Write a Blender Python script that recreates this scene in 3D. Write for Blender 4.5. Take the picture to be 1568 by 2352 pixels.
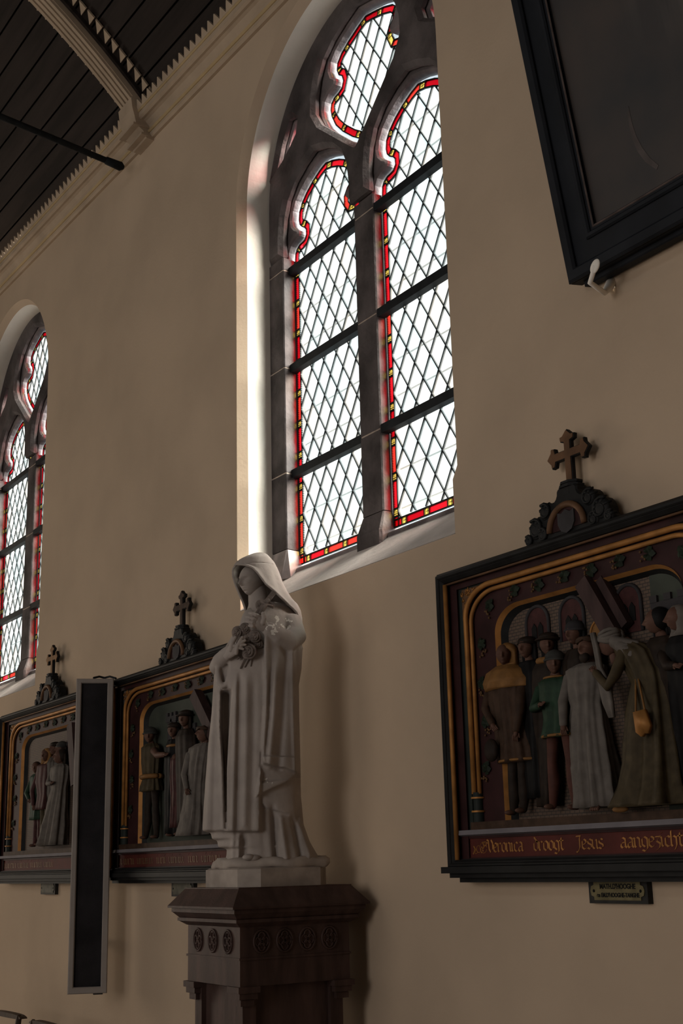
import bpy, bmesh, math, random
from mathutils import Vector, Matrix
random.seed(7)
PI = math.pi
for o in list(bpy.data.objects): bpy.data.objects.remove(o)
scene = bpy.context.scene
C = scene.collection

# ---------------------------------------------------------------- camera
# wall plane: y = 0, X runs along the wall, camera 3 m in front of it, 1.6 m above the floor
F_PX, CX, CY = 2978.0, 784.0, 1176.0
CAM = Vector((0.0, -3.0, 1.6))
_up = Vector((511 - CX, -(-9800 - CY), F_PX)).normalized()           # world Z in (right, up, forward)
_x = -Vector((-1192 - CX, -(2033 - CY), F_PX)).normalized()
_x = (_x - _up * _x.dot(_up)).normalized()                           # world X
_y = _up.cross(_x)
if _y.z < 0: _y = -_y                                                # world Y, into the wall
def cam_to_world(v): return Vector((_x.dot(v), _y.dot(v), _up.dot(v)))
cr, cu, cf = (cam_to_world(Vector(a)) for a in ((1, 0, 0), (0, 1, 0), (0, 0, 1)))
cam_d = bpy.data.cameras.new('camera'); cam = bpy.data.objects.new('camera', cam_d); C.objects.link(cam)
cam_d.sensor_fit = 'HORIZONTAL'; cam_d.sensor_width = 24.0; cam_d.lens = F_PX / 1568 * 24.0
cam_d.clip_start = 0.05; cam_d.clip_end = 200
m = Matrix((cr, cu, -cf)).transposed().to_4x4(); m.translation = CAM
cam.matrix_world = m
scene.camera = cam
def ray(px, py): return cam_to_world(Vector((px - CX, -(py - CY), F_PX)))
def on_y(px, py, y=0.0):
    d = ray(px, py); return CAM + d * ((y - CAM.y) / d.y)
def on_x(px, py, x):
    d = ray(px, py); return CAM + d * ((x - CAM.x) / d.x)

# ---------------------------------------------------------------- world, lights, exposure
w = bpy.data.worlds.new('overcast_sky'); scene.world = w; w.use_nodes = True
bg = w.node_tree.nodes['Background']; bg.inputs[0].default_value = (0.88, 0.97, 1.0, 1); bg.inputs[1].default_value = 0.92
def area(name, loc, target, sx, sy, power, col, portal=False):
    d = bpy.data.lights.new(name, 'AREA'); d.shape = 'RECTANGLE'; d.size = sx; d.size_y = sy
    d.energy = power; d.color = col
    if portal: d.cycles.is_portal = True
    o = bpy.data.objects.new(name, d); C.objects.link(o); o.location = loc
    o.rotation_euler = (Vector(target) - Vector(loc)).to_track_quat('-Z', 'Y').to_euler()
    return o
WIN_X = (-4.705, -9.384)                                             # window centres along the wall
for wx in WIN_X:
    area('window_portal', (wx, 0.42, 4.45), (wx, -1, 4.45), 1.75, 3.0, 1.0, (1, 1, 1), True)
sd = bpy.data.lights.new('hazy_sun', 'SUN'); sd.energy = 47.0; sd.angle = math.radians(48); sd.color = (1.0, 0.94, 0.86)
so = bpy.data.objects.new('hazy_sun', sd); C.objects.link(so); so.rotation_euler = Vector((-.74, -.46, -.49)).to_track_quat('-Z', 'Y').to_euler()
# daylight from the west windows; fill lamps added on the unseen opposite side
area('west_window_light', (-15.3, -4.6, 2.6), (-5.0, 0.0, 1.2), 3.0, 3.6, 150, (1.0, 0.87, 0.72))
area('opposite_fill_light', (-5.5, -8.3, 2.6), (-5.0, 0, 0.8), 2.2, 3.0, 40, (1.0, 0.90, 0.80))
area('opposite_fill_light', (-1.6, -8.3, 2.6), (-2.4, 0, 0.8), 2.2, 3.0, 105, (1.0, 0.95, 0.92))
vs = scene.view_settings
vs.view_transform = 'Standard'; vs.look = 'None'; vs.gamma = 1.0; vs.exposure = 0.0; vs.use_curve_mapping = False

# ---------------------------------------------------------------- materials
MATS = {}
def mat(name, col, rough=0.7, var=0.0, scale=6.0, bump=0.0, bscale=None, metallic=0.0, col2=None, spec=0.14, detail=5.0, stretch=None):
    if name in MATS: return MATS[name]
    ma = bpy.data.materials.new(name); ma.use_nodes = True; nt = ma.node_tree; b = nt.nodes['Principled BSDF']
    b.inputs['Base Color'].default_value = (*col, 1); b.inputs['Roughness'].default_value = rough
    b.inputs['Metallic'].default_value = metallic; b.inputs['Specular IOR Level'].default_value = spec
    tc = nt.nodes.new('ShaderNodeTexCoord'); src = tc.outputs['Object']
    if stretch:
        mp = nt.nodes.new('ShaderNodeMapping'); mp.inputs['Scale'].default_value = stretch
        nt.links.new(src, mp.inputs[0]); src = mp.outputs[0]
    if var or col2:
        n = nt.nodes.new('ShaderNodeTexNoise'); n.inputs['Scale'].default_value = scale; n.inputs['Detail'].default_value = detail
        r = nt.nodes.new('ShaderNodeValToRGB'); nt.links.new(src, n.inputs['Vector']); nt.links.new(n.outputs['Fac'], r.inputs[0])
        c2 = col2 or tuple(min(1, c * (1 + var)) for c in col); c1 = col if col2 else tuple(c * (1 - var) for c in col)
        r.color_ramp.elements[0].position = 0.35; r.color_ramp.elements[1].position = 0.68
        r.color_ramp.elements[0].color = (*c1, 1); r.color_ramp.elements[1].color = (*c2, 1)
        nt.links.new(r.outputs[0], b.inputs['Base Color'])
    if bump:
        n2 = nt.nodes.new('ShaderNodeTexNoise'); n2.inputs['Scale'].default_value = bscale or scale * 6; n2.inputs['Detail'].default_value = 4
        bp = nt.nodes.new('ShaderNodeBump'); bp.inputs['Strength'].default_value = bump; bp.inputs['Distance'].default_value = 0.01
        nt.links.new(src, n2.inputs['Vector']); nt.links.new(n2.outputs['Fac'], bp.inputs['Height']); nt.links.new(bp.outputs[0], b.inputs['Normal'])
    MATS[name] = ma; return ma
def glass(name, col, diff=0.05):
    ma = bpy.data.materials.new(name); ma.use_nodes = True; nt = ma.node_tree; nt.nodes.remove(nt.nodes['Principled BSDF'])
    out = nt.nodes['Material Output']
    t = nt.nodes.new('ShaderNodeBsdfTransparent'); tl = nt.nodes.new('ShaderNodeBsdfTranslucent'); mx = nt.nodes.new('ShaderNodeMixShader')
    tc = nt.nodes.new('ShaderNodeTexCoord'); n = nt.nodes.new('ShaderNodeTexNoise'); n.inputs['Scale'].default_value = 9
    mp = nt.nodes.new('ShaderNodeMapping'); mp.inputs['Scale'].default_value = (4, 1, 1); mp.inputs['Rotation'].default_value = (0, 0.5, 0)
    nt.links.new(tc.outputs['Object'], mp.inputs[0]); nt.links.new(mp.outputs[0], n.inputs['Vector'])
    r = nt.nodes.new('ShaderNodeValToRGB'); nt.links.new(n.outputs['Fac'], r.inputs[0])
    r.color_ramp.elements[0].color = (*(c * 0.95 for c in col), 1); r.color_ramp.elements[1].color = (*col, 1)
    for s in (t, tl): nt.links.new(r.outputs[0], s.inputs['Color'])
    mx.inputs[0].default_value = diff
    nt.links.new(t.outputs[0], mx.inputs[1]); nt.links.new(tl.outputs[0], mx.inputs[2]); nt.links.new(mx.outputs[0], out.inputs['Surface'])
    MATS[name] = ma; return ma
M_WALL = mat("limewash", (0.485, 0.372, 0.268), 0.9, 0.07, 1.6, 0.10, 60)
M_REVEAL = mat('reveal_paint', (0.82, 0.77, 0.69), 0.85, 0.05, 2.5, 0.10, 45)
M_SILL = mat('sill_plaster', (0.55, 0.50, 0.46), 0.85, 0.14, 7, 0.3, 40)
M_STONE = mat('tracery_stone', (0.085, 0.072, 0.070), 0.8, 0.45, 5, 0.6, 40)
M_MORTAR = mat('mortar', (0.42, 0.34, 0.28), 0.9, 0.2, 20)
M_LEAD = mat('lead', (0.012, 0.016, 0.018), 0.6)
M_IRON = mat('iron', (0.012, 0.014, 0.016), 0.65, 0.3, 20)
M_GL = [glass('quarry_clear', (0.97, 0.98, 0.975)), glass('quarry_cool', (0.90, 0.955, 0.965)), glass('quarry_warm', (0.975, 0.955, 0.92)), glass('quarry_grey', (0.92, 0.94, 0.935))]
M_RED = [glass('ruby_glass', (0.86, 0.11, 0.15)), glass('crimson_glass', (0.72, 0.07, 0.11)), glass('scarlet_glass', (0.95, 0.22, 0.18))]
M_YEL = glass('silver_stain_glass', (1.0, 0.83, 0.36))
M_EDGE = glass('edge_glass', (0.84, 0.90, 0.95))
M_WOODC = mat('ceiling_board', (0.026, 0.019, 0.016), 0.75, 0.35, 3, 0.3, 30, stretch=(0.3, 4, 4))
M_CORN = mat('cornice_paint', (0.42, 0.325, 0.235), 0.75, 0.12, 4)
M_CORNG = mat('cornice_ochre', (0.42, 0.31, 0.17), 0.7, 0.15, 4)
M_FLOOR = mat('floor_tile', (0.36, 0.34, 0.32), 0.5, 0.3, 3)

# ---------------------------------------------------------------- mesh helpers
def mesh_obj(name, verts, faces, material, parent=None, smooth=False, loc=(0, 0, 0), link=True):
    me = bpy.data.meshes.new(name); me.from_pydata([tuple(v) for v in verts], [], faces); me.update()
    mats = material if isinstance(material, (list, tuple)) else [material]
    for ma in mats: me.materials.append(ma)
    if smooth:
        for p in me.polygons: p.use_smooth = True
    o = bpy.data.objects.new(name, me)
    if link: C.objects.link(o)
    o.parent = parent; o.location = loc
    return o
class G:
    """collects shapes, then builds one mesh object"""
    def __init__(s): s.v = []; s.f = []
    def add(s, v, f):
        n = len(s.v); s.v += [tuple(q) for q in v]; s.f += [tuple(i + n for i in q) for q in f]; return s
    def box(s, x0, x1, y0, y1, z0, z1):
        v = [(x, y, z) for x in (x0, x1) for y in (y0, y1) for z in (z0, z1)]
        return s.add(v, [(0, 1, 3, 2), (4, 6, 7, 5), (0, 4, 5, 1), (2, 3, 7, 6), (0, 2, 6, 4), (1, 5, 7, 3)])
    def prism(s, poly, y0, y1, inset=0.0):
        """poly in (x, z), extruded along y; y0 is the front"""
        n = len(poly)
        v = [(x, y0, z) for x, z in poly] + [(x, y1, z) for x, z in poly]
        f = [tuple(range(n)), tuple(range(2 * n - 1, n - 1, -1))] + [(i, i + n, (i + 1) % n + n, (i + 1) % n) for i in range(n)]
        return s.add(v, f)
    def prism_z(s, poly, z0, z1):
        n = len(poly)
        v = [(x, y, z0) for x, y in poly] + [(x, y, z1) for x, y in poly]
        f = [tuple(range(n)), tuple(range(2 * n - 1, n - 1, -1))] + [(i, i + n, (i + 1) % n + n, (i + 1) % n) for i in range(n)]
        return s.add(v, f)
    def frustum(s, p0, z0, p1, z1):
        n = len(p0)
        v = [(x, y, z0) for x, y in p0] + [(x, y, z1) for x, y in p1]
        f = [tuple(range(n)), tuple(range(2 * n - 1, n - 1, -1))] + [(i, i + n, (i + 1) % n + n, (i + 1) % n) for i in range(n)]
        return s.add(v, f)
    def tube(s, pts, rad, n=10, cap=True, flat=1.0):
        pts = [Vector(p) for p in pts]
        if not isinstance(rad, (list, tuple)): rad = [rad] * len(pts)
        if cap:                                                   # rounded ends
            a, b = pts[0], pts[1]; d = (a - b).normalized(); pts.insert(0, a + d * rad[0] * 0.7); rad = [rad[0] * 0.45] + list(rad)
            a, b = pts[-1], pts[-2]; d = (a - b).normalized(); pts.append(a + d * rad[-1] * 0.7); rad = list(rad) + [rad[-1] * 0.45]
        v = []; f = []; ref = None
        for i, p in enumerate(pts):
            t = (pts[min(i + 1, len(pts) - 1)] - pts[max(i - 1, 0)]).normalized()
            if ref is None: ref = Vector((0, 0, 1)) if abs(t.z) < 0.9 else Vector((0, 1, 0))
            u = (ref - t * ref.dot(t)).normalized(); ref = u; ww = t.cross(u)
            for k in range(n):
                a = 2 * PI * k / n; v.append(p + u * math.cos(a) * rad[i] + ww * math.sin(a) * rad[i] * flat)
        for i in range(len(pts) - 1):
            for k in range(n):
                f.append((i * n + k, i * n + (k + 1) % n, (i + 1) * n + (k + 1) % n, (i + 1) * n + k))
        f.append(tuple(range(n - 1, -1, -1))); f.append(tuple(range((len(pts) - 1) * n, len(pts) * n)))
        return s.add(v, f)
    def ell(s, c, r, nu=16, nv=10, rot=None):
        c = Vector(c); v = []; f = []
        for j in range(nv + 1):
            ph = PI * j / nv
            for i in range(nu):
                th = 2 * PI * i / nu
                q = Vector((r[0] * math.sin(ph) * math.cos(th), r[1] * math.sin(ph) * math.sin(th), r[2] * math.cos(ph)))
                v.append(c + (rot @ q if rot else q))
        for j in range(nv):
            for i in range(nu):
                f.append((j * nu + i, (j + 1) * nu + i, (j + 1) * nu + (i + 1) % nu, j * nu + (i + 1) % nu))
        return s.add(v, f)
    def loft(s, rings, cap=True):
        n = len(rings[0]); v = [p for r in rings for p in r]; f = []
        for i in range(len(rings) - 1):
            for k in range(n):
                f.append((i * n + k, i * n + (k + 1) % n, (i + 1) * n + (k + 1) % n, (i + 1) * n + k))
        if cap: f.append(tuple(range(n - 1, -1, -1))); f.append(tuple(range((len(rings) - 1) * n, len(rings) * n)))
        return s.add(v, f)
    def build(s, name, material, parent=None, smooth=False, loc=(0, 0, 0)):
        o = mesh_obj(name, s.v, s.f, material, parent, False, loc)
        bm = bmesh.new(); bm.from_mesh(o.data); bmesh.ops.recalc_face_normals(bm, faces=bm.faces[:]); bm.to_mesh(o.data); bm.free()
        if smooth:
            for p in o.data.polygons: p.use_smooth = True
            if smooth != True: o.data.set_sharp_from_angle(angle=math.radians(smooth))
        return o
def empty(name, loc=(0, 0, 0), rz=0.0, parent=None):
    o = bpy.data.objects.new(name, None); C.objects.link(o); o.location = loc; o.rotation_euler = (0, 0, rz); o.parent = parent
    o.empty_display_size = 0.1; return o
def tag(o, label=None, cat=None, group=None, kind=None):
    for k, val in (('label', label), ('category', cat), ('group', group), ('kind', kind)):
        if val: o[k] = val
    return o
def plate(name, splines, y0, y1, material, parent=None, bevel=0.0, loc=(0, 0, 0)):
    """closed 2-D outlines (first outer, others holes) in (x, z), filled, extruded from y0 (front) to y1, chamfered edges"""
    cu_ = bpy.data.curves.new(name, 'CURVE'); cu_.dimensions = '2D'; cu_.fill_mode = 'BOTH'
    for pts in splines:
        sp = cu_.splines.new('POLY'); sp.points.add(len(pts) - 1); sp.use_cyclic_u = True
        for q, (x, z) in zip(sp.points, pts): q.co = (x, z, 0, 1)
    cu_.extrude = max(0.0005, (y1 - y0) / 2 - bevel); cu_.bevel_depth = bevel; cu_.bevel_resolution = 0; cu_.offset = -bevel
    tmp = bpy.data.objects.new('tmp', cu_); C.objects.link(tmp)
    dg = bpy.context.evaluated_depsgraph_get(); dg.update()
    me = bpy.data.meshes.new_from_object(tmp.evaluated_get(dg)); bpy.data.objects.remove(tmp)
    mid = (y0 + y1) / 2
    for v in me.vertices: x, z, d = v.co; v.co = (x, mid - d, z)
    me.name = name; me.materials.clear(); me.materials.append(material)
    for p in me.polygons: p.use_smooth = False; p.material_index = 0
    o = bpy.data.objects.new(name, me); C.objects.link(o); o.parent = parent; o.location = loc
    return o
def dup(o, parent=None, rename=None):
    c = o.copy(); C.objects.link(c); c.parent = parent
    for ch in o.children: dup(ch, c)
    return c
def arc(cx, cz, r, a0, a1, n):
    return [(cx + r * math.cos(math.radians(a0 + (a1 - a0) * i / n)), cz + r * math.sin(math.radians(a0 + (a1 - a0) * i / n))) for i in range(n + 1)]
def smooth_poly(pts, it=2, closed=True):
    """Chaikin corner cutting"""
    for _ in range(it):
        q = []
        n = len(pts)
        rng = range(n) if closed else range(n - 1)
        if not closed: q.append(pts[0])
        for i in rng:
            a, b = pts[i], pts[(i + 1) % n]
            q.append((a[0] * .75 + b[0] * .25, a[1] * .75 + b[1] * .25)); q.append((a[0] * .25 + b[0] * .75, a[1] * .25 + b[1] * .75))
        if not closed: q.append(pts[-1])
        pts = q
    return pts
# ================================================================ the room
ZC = 1.6                                                            # camera height: pixel heights are measured from it
X0, X1, YB, ZTOP = -16.0, 3.0, -8.8, 6.34
RO, RI, ZS = 0.905, 0.872, ZC + 3.43                                # window: chamfer radius, jamb radius, springing
ZSILL, ZGL = ZC + 1.22, ZC + 1.441
def window_outline(r, stop=True):
    z1, z2 = ZC + 1.435, ZC + 1.485
    left = [(-RI, ZSILL), (-RI, z1), (-r, z2), (-r, ZS)]
    a = arc(0, ZS, r, 180, 0, 48)[1:-1]
    return left + a + [(-x, z) for x, z in reversed(left)]
bm = bmesh.new()
def loop(pts, y=0.0):
    vs_ = [bm.verts.new((x, y, z)) for x, z in pts]
    return [bm.edges.new((vs_[i], vs_[(i + 1) % len(vs_)])) for i in range(len(vs_))]
ed = loop([(X0, 0), (X1, 0), (X1, ZTOP), (X0, ZTOP)])
for wx in WIN_X: ed += loop([(x + wx, z) for x, z in window_outline(RO)])
bmesh.ops.triangle_fill(bm, use_beauty=True, use_dissolve=False, edges=ed)
me = bpy.data.meshes.new('wall_north'); bm.to_mesh(me); bm.free(); me.materials.append(M_WALL)
wall = bpy.data.objects.new('wall_north', me); C.objects.link(wall); tag(wall, kind='structure')
for nm, (a, b, c, d, e, f_) in dict(wall_south=(X0, X1, YB - .2, YB, 0, ZTOP + .2), wall_west=(X0 - .2, X0, YB, 0.3, 0, 12), wall_east=(X1, X1 + .2, YB, 0.3, 0, 12)).items():
    tag(G().box(a, b, c, d, e, f_).build(nm, M_WALL), kind='structure')
tag(G().box(X0, X1, YB, 0.3, -.1, 0).build('floor', M_FLOOR), kind='structure')

# ---- timber ceiling: a boarded vault; boards run along the wall.  It climbs slightly to the west like the cornice under it.
TILT = -0.04
def zt(x): return TILT * (x + 6.82)
prof = []
n = 46
y_s, z_s = -0.03, ZC + 4.66
pts = [(y_s, z_s)]
ang = math.radians(47); step = 0.145
for i in range(n):
    y, z = pts[-1]; pts.append((y - step * math.cos(ang), z + step * math.sin(ang))); ang -= math.radians(47) / (n * 0.66) if i < n * 0.66 else math.radians(1.2)
ceiling = empty('ceiling'); tag(ceiling, kind='structure')
for i in range(n):
    (ya, za), (yb, zb) = pts[i], pts[i + 1]
    L = math.hypot(yb - ya, zb - za); ty, tz = (yb - ya) / L, (zb - za) / L; ny, nz = -tz * -1, ty * -1   # normal upwards
    ny, nz = (tz, -ty)
    g = 0.006
    v = []
    for x in (X0, X1):
        dz = zt(x)
        for s_, h in ((g, 0), (L - g, 0), (L - g, 0.04), (g, 0.04)):
            v.append((x, ya + ty * s_ + ny * h, za + tz * s_ + nz * h + dz))
    mesh_obj('plank', v, [(0, 1, 2, 3), (7, 6, 5, 4), (0, 4, 5, 1), (1, 5, 6, 2), (2, 6, 7, 3), (3, 7, 4, 0)], M_WOODC, ceiling)
# backing over the joints
v = []; f = []
for i, (y, z) in enumerate(pts):
    for x in (X0, X1): v.append((x, y + 0.03, z + 0.045 + zt(x)))
for i in range(n): f.append((2 * i, 2 * i + 1, 2 * i + 3, 2 * i + 2))
k = len(v); v += [(X0, YB - .2, pts[-1][1] + 0.3), (X1, YB - .2, pts[-1][1])]; f.append((2 * n, 2 * n + 1, k + 1, k))
mesh_obj('boarding', v, f, M_LEAD, ceiling)

# ---- cornice: mouldings that run the length of the wall, with a saw-tooth board above
def run(name, poly, material, xa=X0, xb=X1, parent=None):
    nn = len(poly); v = []
    for x in (xa, xb): v += [(x, y, z + zt(x)) for y, z in poly]
    f = [tuple(range(nn)), tuple(range(2 * nn - 1, nn - 1, -1))] + [(i, (i + 1) % nn, (i + 1) % nn + nn, i + nn) for i in range(nn)]
    g = G(); g.add(v, f); return g.build(name, material, parent)
cor = empty('trim_1'); tag(cor, kind='structure')
zc = ZC + 4.44
run('lower_fillet', [(0, zc), (-.018, zc), (-.03, zc + .012), (-.03, zc + .03), (0, zc + .03)], M_CORN, parent=cor)
run('ochre_bead', [(0, zc + .03), (-.036, zc + .03), (-.046, zc + .04), (-.036, zc + .05), (0, zc + .05)], M_CORNG, parent=cor)
run('cavetto', [(0, zc + .05), (-.034, zc + .05), (-.04, zc + .075), (-.058, zc + .1), (-.075, zc + .108), (0, zc + .11)], M_CORN, parent=cor)
run('corona', [(0, zc + .11), (-.09, zc + .108), (-.105, zc + .118), (-.105, zc + .15), (0, zc + .152)], M_CORN, parent=cor)
run('ochre_fillet', [(0, zc + .152), (-.108, zc + .151), (-.116, zc + .158), (-.112, zc + .168), (0, zc + .168)], M_CORNG, parent=cor)
# saw-tooth board along the ceiling
def saw(name, p0, along, across, length, pitch, depth, base, thick, material, parent):
    """a board with a row of triangular teeth; along/across unit vectors"""
    g = G(); along = Vector(along); across = Vector(across); nrm = along.cross(across).normalized() * thick; p0 = Vector(p0)
    nt_ = int(length / pitch)
    for i in range(nt_):
        a = p0 + along * (i * pitch); q = [a, a + along * pitch, a + along * pitch + across * base, a + along * pitch * 0.55 + across * (base + depth), a + along * pitch * 0.45 + across * (base + depth), a + across * base]
        g.add(q + [p + nrm for p in q], [tuple(range(6)), tuple(range(11, 5, -1))] + [(j, j + 6, (j + 1) % 6 + 6, (j + 1) % 6) for j in range(6)])
    return g.build(name, material, parent)
al = Vector((1, 0, TILT)).normalized()
saw('sawtooth_board', (X0, -.10, zc + .165 + zt(X0)), al, (0, -.35, .94), X1 - X0, 0.075, 0.05, 0.012, 0.012, M_CORN, cor)

# ---- rib of the vault with its corbel
def rib(xc, name):
    r_ = empty(name); tag(r_, kind='structure')
    def strip(nm, x0, x1, h0, h1, material, i1=n - 4):
        v = []; f = []
        for i in range(0, i1):
            (ya, za) = pts[i]; (yb, zb) = pts[i + 1]; L = math.hypot(yb - ya, zb - za); ty, tz = (yb - ya) / L, (zb - za) / L
            for x, h in ((x0, h0), (x1, h0), (x1, h1), (x0, h1)): v.append((x, ya - tz * h, za + ty * h + zt(xc)))
        m_ = i1
        for i in range(m_ - 1):
            for k in range(4): f.append((i * 4 + k, i * 4 + (k + 1) % 4, (i + 1) * 4 + (k + 1) % 4, (i + 1) * 4 + k))
        f += [(3, 2, 1, 0), tuple((m_ - 1) * 4 + k for k in range(4))]
        g = G(); g.add(v, f); return g.build(nm, material, r_)
    strip('rib_beam', xc - .085, xc + .085, 0.0, 0.055, M_CORN)
    for dx in (-.062, -.02, .022, .064): strip('bead', xc + dx - .013, xc + dx + .013, 0.055, 0.072, M_CORN)
    strip('side_board', xc + .10, xc + .125, 0.0, 0.03, M_WOODC)
    # saw-tooth on the west edge, separate painted triangles on the east
    g = G()
    for i in range(0, n - 6):
        (ya, za) = pts[i]; (yb, zb) = pts[i + 1]
        for k in range(2):
            a = k / 2; b = (k + 1) / 2
            pa = Vector((0, ya + (yb - ya) * a, za + (zb - za) * a + zt(xc))); pb = Vector((0, ya + (yb - ya) * b, za + (zb - za) * b + zt(xc))); d = (pb - pa).normalized(); nn_ = Vector((0, -d.z, d.y)) * 0.02
            q = [pa + nn_ + Vector((xc - .085, 0, 0)), pb + nn_ + Vector((xc - .085, 0, 0)), pb + nn_ + Vector((xc - .1, 0, 0)), (pa + pb) / 2 + nn_ + Vector((xc - .15, 0, 0)), pa + nn_ + Vector((xc - .1, 0, 0))]
            q2 = [p - nn_ * 0.5 for p in q]
            g.add(q + q2, [(0, 1, 2, 3, 4), (9, 8, 7, 6, 5)] + [(j, j + 5, (j + 1) % 5 + 5, (j + 1) % 5) for j in range(5)])
    g.build('sawtooth_board', M_CORN, r_)
    for i in range(0, n - 12):
        (ya, za) = pts[i]; (yb, zb) = pts[i + 1]
        for k in range(2):
            a = k / 2 + .08; b = (k + 1) / 2
            pa = Vector((0, ya + (yb - ya) * a, za + (zb - za) * a + zt(xc))); pb = Vector((0, ya + (yb - ya) * b, za + (zb - za) * b + zt(xc))); d = (pb - pa).normalized(); nn_ = Vector((0, -d.z, d.y)) * 0.03
            # the tooth points down the rib, its long side lies on the outer edge
            q = [pa + nn_ + Vector((xc + .235, 0, 0)), pa + nn_ + Vector((xc + .155, 0, 0)), pb + nn_ + Vector((xc + .235, 0, 0))]
            q2 = [p - nn_ * 0.4 for p in q]
            g = G(); g.add(q + q2, [(0, 1, 2), (5, 4, 3), (0, 3, 4, 1), (1, 4, 5, 2), (2, 5, 3, 0)]); g.build('tooth', M_CORN, r_)
    # corbel
    z0 = zc + zt(xc)
    g = G()
    outl = [(0, z0 - .02), (-.05, z0 - .015), (-.075, z0 + .03), (-.12, z0 + .06), (-.135, z0 + .12), (-.15, z0 + .17), (-.16, z0 + .24), (-.10, z0 + .30), (0, z0 + .30)]
    nn = len(outl); v = [(x, y, z) for x in (xc - .1, xc + .1) for y, z in outl]
    g.add(v, [tuple(range(nn)), tuple(range(2 * nn - 1, nn - 1, -1))] + [(i, (i + 1) % nn, (i + 1) % nn + nn, i + nn) for i in range(nn)])
    g.build('corbel', M_CORN, r_)
    g = G()
    for y0_, z1_, hh in ((-.06, z0 - .005, .016), (-.115, z0 + .05, .014)): g.box(xc - .112, xc + .112, y0_ - .03, 0, z1_, z1_ + hh)
    g.build('corbel_moulding', M_CORN, r_)
    return r_
rib(-6.80, 'trim_2')
# iron tie rod
p0 = on_y(247, 370, -.19); p1 = on_x(0, 267, p0.x); dirr = (p1 - p0)
tie = empty('tie_rod', p0); tag(tie, 'black iron tie rod running from the cornice across the dark boarded ceiling', 'tie rod')
G().tube([(0, 0.07, -0.01), tuple(dirr * 9.0)], 0.020, 12).build('rod', M_IRON, tie, 40)
G().tube([(0, 0.09, -.012), tuple(dirr.normalized() * 0.01)], [0.030, 0.025], 12).build('anchor_plate', M_IRON, tie, 40)

# ================================================================ windows
def clip_convex(subject, clip):
    def inside(p, a, b): return (b[0] - a[0]) * (p[1] - a[1]) - (b[1] - a[1]) * (p[0] - a[0]) >= -1e-12
    def inter(p, q, a, b):
        x1, y1, x2, y2 = p[0], p[1], q[0], q[1]; x3, y3, x4, y4 = a[0], a[1], b[0], b[1]
        d = (x1 - x2) * (y3 - y4) - (y1 - y2) * (x3 - x4)
        t = ((x1 - x3) * (y3 - y4) - (y1 - y3) * (x3 - x4)) / d
        return (x1 + t * (x2 - x1), y1 + t * (y2 - y1))
    out = subject
    for i in range(len(clip)):
        a, b = clip[i], clip[(i + 1) % len(clip)]; inp = out; out = []
        for j in range(len(inp)):
            p, q = inp[j - 1], inp[j]
            if inside(q, a, b):
                if not inside(p, a, b): out.append(inter(p, q, a, b))
                out.append(q)
            elif inside(p, a, b): out.append(inter(p, q, a, b))
        if not out: return []
    return out
def parea(p): return 0.5 * sum(p[i - 1][0] * p[i][1] - p[i][0] * p[i - 1][1] for i in range(len(p)))
def resample(pts, step):
    out = []; n_ = len(pts)
    for i in range(n_):
        a, b = pts[i], pts[(i + 1) % n_]; L = math.hypot(b[0] - a[0], b[1] - a[1]); k = max(1, int(round(L / step)))
        out += [(a[0] + (b[0] - a[0]) * j / k, a[1] + (b[1] - a[1]) * j / k) for j in range(k)]
    return out
def inset(pts, d):
    """offset a counter-clockwise outline inwards with mitres"""
    n_ = len(pts); out = []
    for i in range(n_):
        a, b, c = pts[i - 1], pts[i], pts[(i + 1) % n_]
        t1 = Vector((b[0] - a[0], b[1] - a[1])).normalized(); t2 = Vector((c[0] - b[0], c[1] - b[1])).normalized()
        n1 = Vector((-t1.y, t1.x)); n2 = Vector((-t2.y, t2.x)); mm = (n1 + n2)
        if mm.length < 1e-4: mm = n1
        mm.normalize(); s_ = d / max(0.5, mm.dot(n1)); out.append((b[0] + mm.x * s_, b[1] + mm.y * s_))
    return out
def pip(p, poly):
    x, y = p; r_ = False
    for i in range(len(poly)):
        (xa, ya), (xb, yb) = poly[i - 1], poly[i]
        if (ya > y) != (yb > y) and x < (xb - xa) * (y - ya) / (yb - ya) + xa: r_ = not r_
    return r_
LC, LH = 0.4125, 0.3325                                             # light centre and half width
def light_outline():
    h = LH
    half = [(-h, ZGL), (-h, ZC + 3.10)]
    lobe = [(-.3325, 3.125), (-.328, 3.16), (-.31, 3.186), (-.278, 3.202), (-.246, 3.205), (-.228, 3.209), (-.216, 3.225), (-.216, 3.247), (-.23, 3.263),
            (-.256, 3.278), (-.280, 3.304), (-.288, 3.34), (-.281, 3.386), (-.252, 3.430), (-.20, 3.472), (-.135, 3.508), (-.065, 3.536), (0, 3.552)]
    lobe = [(x, z + ZC) for x, z in lobe]
    hl = half + lobe
    full = hl + [(-x, z) for x, z in reversed(hl[:-1])]
    full = full[::-1]                                               # counter-clockwise
    return full
def soufflet_outline():
    hl = [(0, 3.455), (-.06, 3.482), (-.16, 3.552), (-.245, 3.626), (-.312, 3.70), (-.350, 3.771), (-.360, 3.82), (-.350, 3.858), (-.318, 3.882), (-.272, 3.888), (-.245, 3.898), (-.233, 3.925), (-.242, 3.952),
          (-.273, 3.975), (-.29, 4.016), (-.282, 4.061), (-.24, 4.10), (-.165, 4.134), (-.07, 4.165), (0, 4.183)]
    hl = [(x, z + ZC) for x, z in hl]
    full = hl + [(-x, z) for x, z in reversed(hl[1:-1])]
    return full[::-1]
def spandrel_outline(s):
    p = [(-.785, 3.675), (-.725, 3.805), (-.665, 3.890), (-.612, 3.882), (-.57, 3.843), (-.588, 3.788), (-.637, 3.75), (-.712, 3.705)]
    p = [(x, z + ZC) for x, z in p]
    if s > 0: p = [(-x, z) for x, z in p]
    return p if parea(p) > 0 else p[::-1]
YG = 0.27
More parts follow.
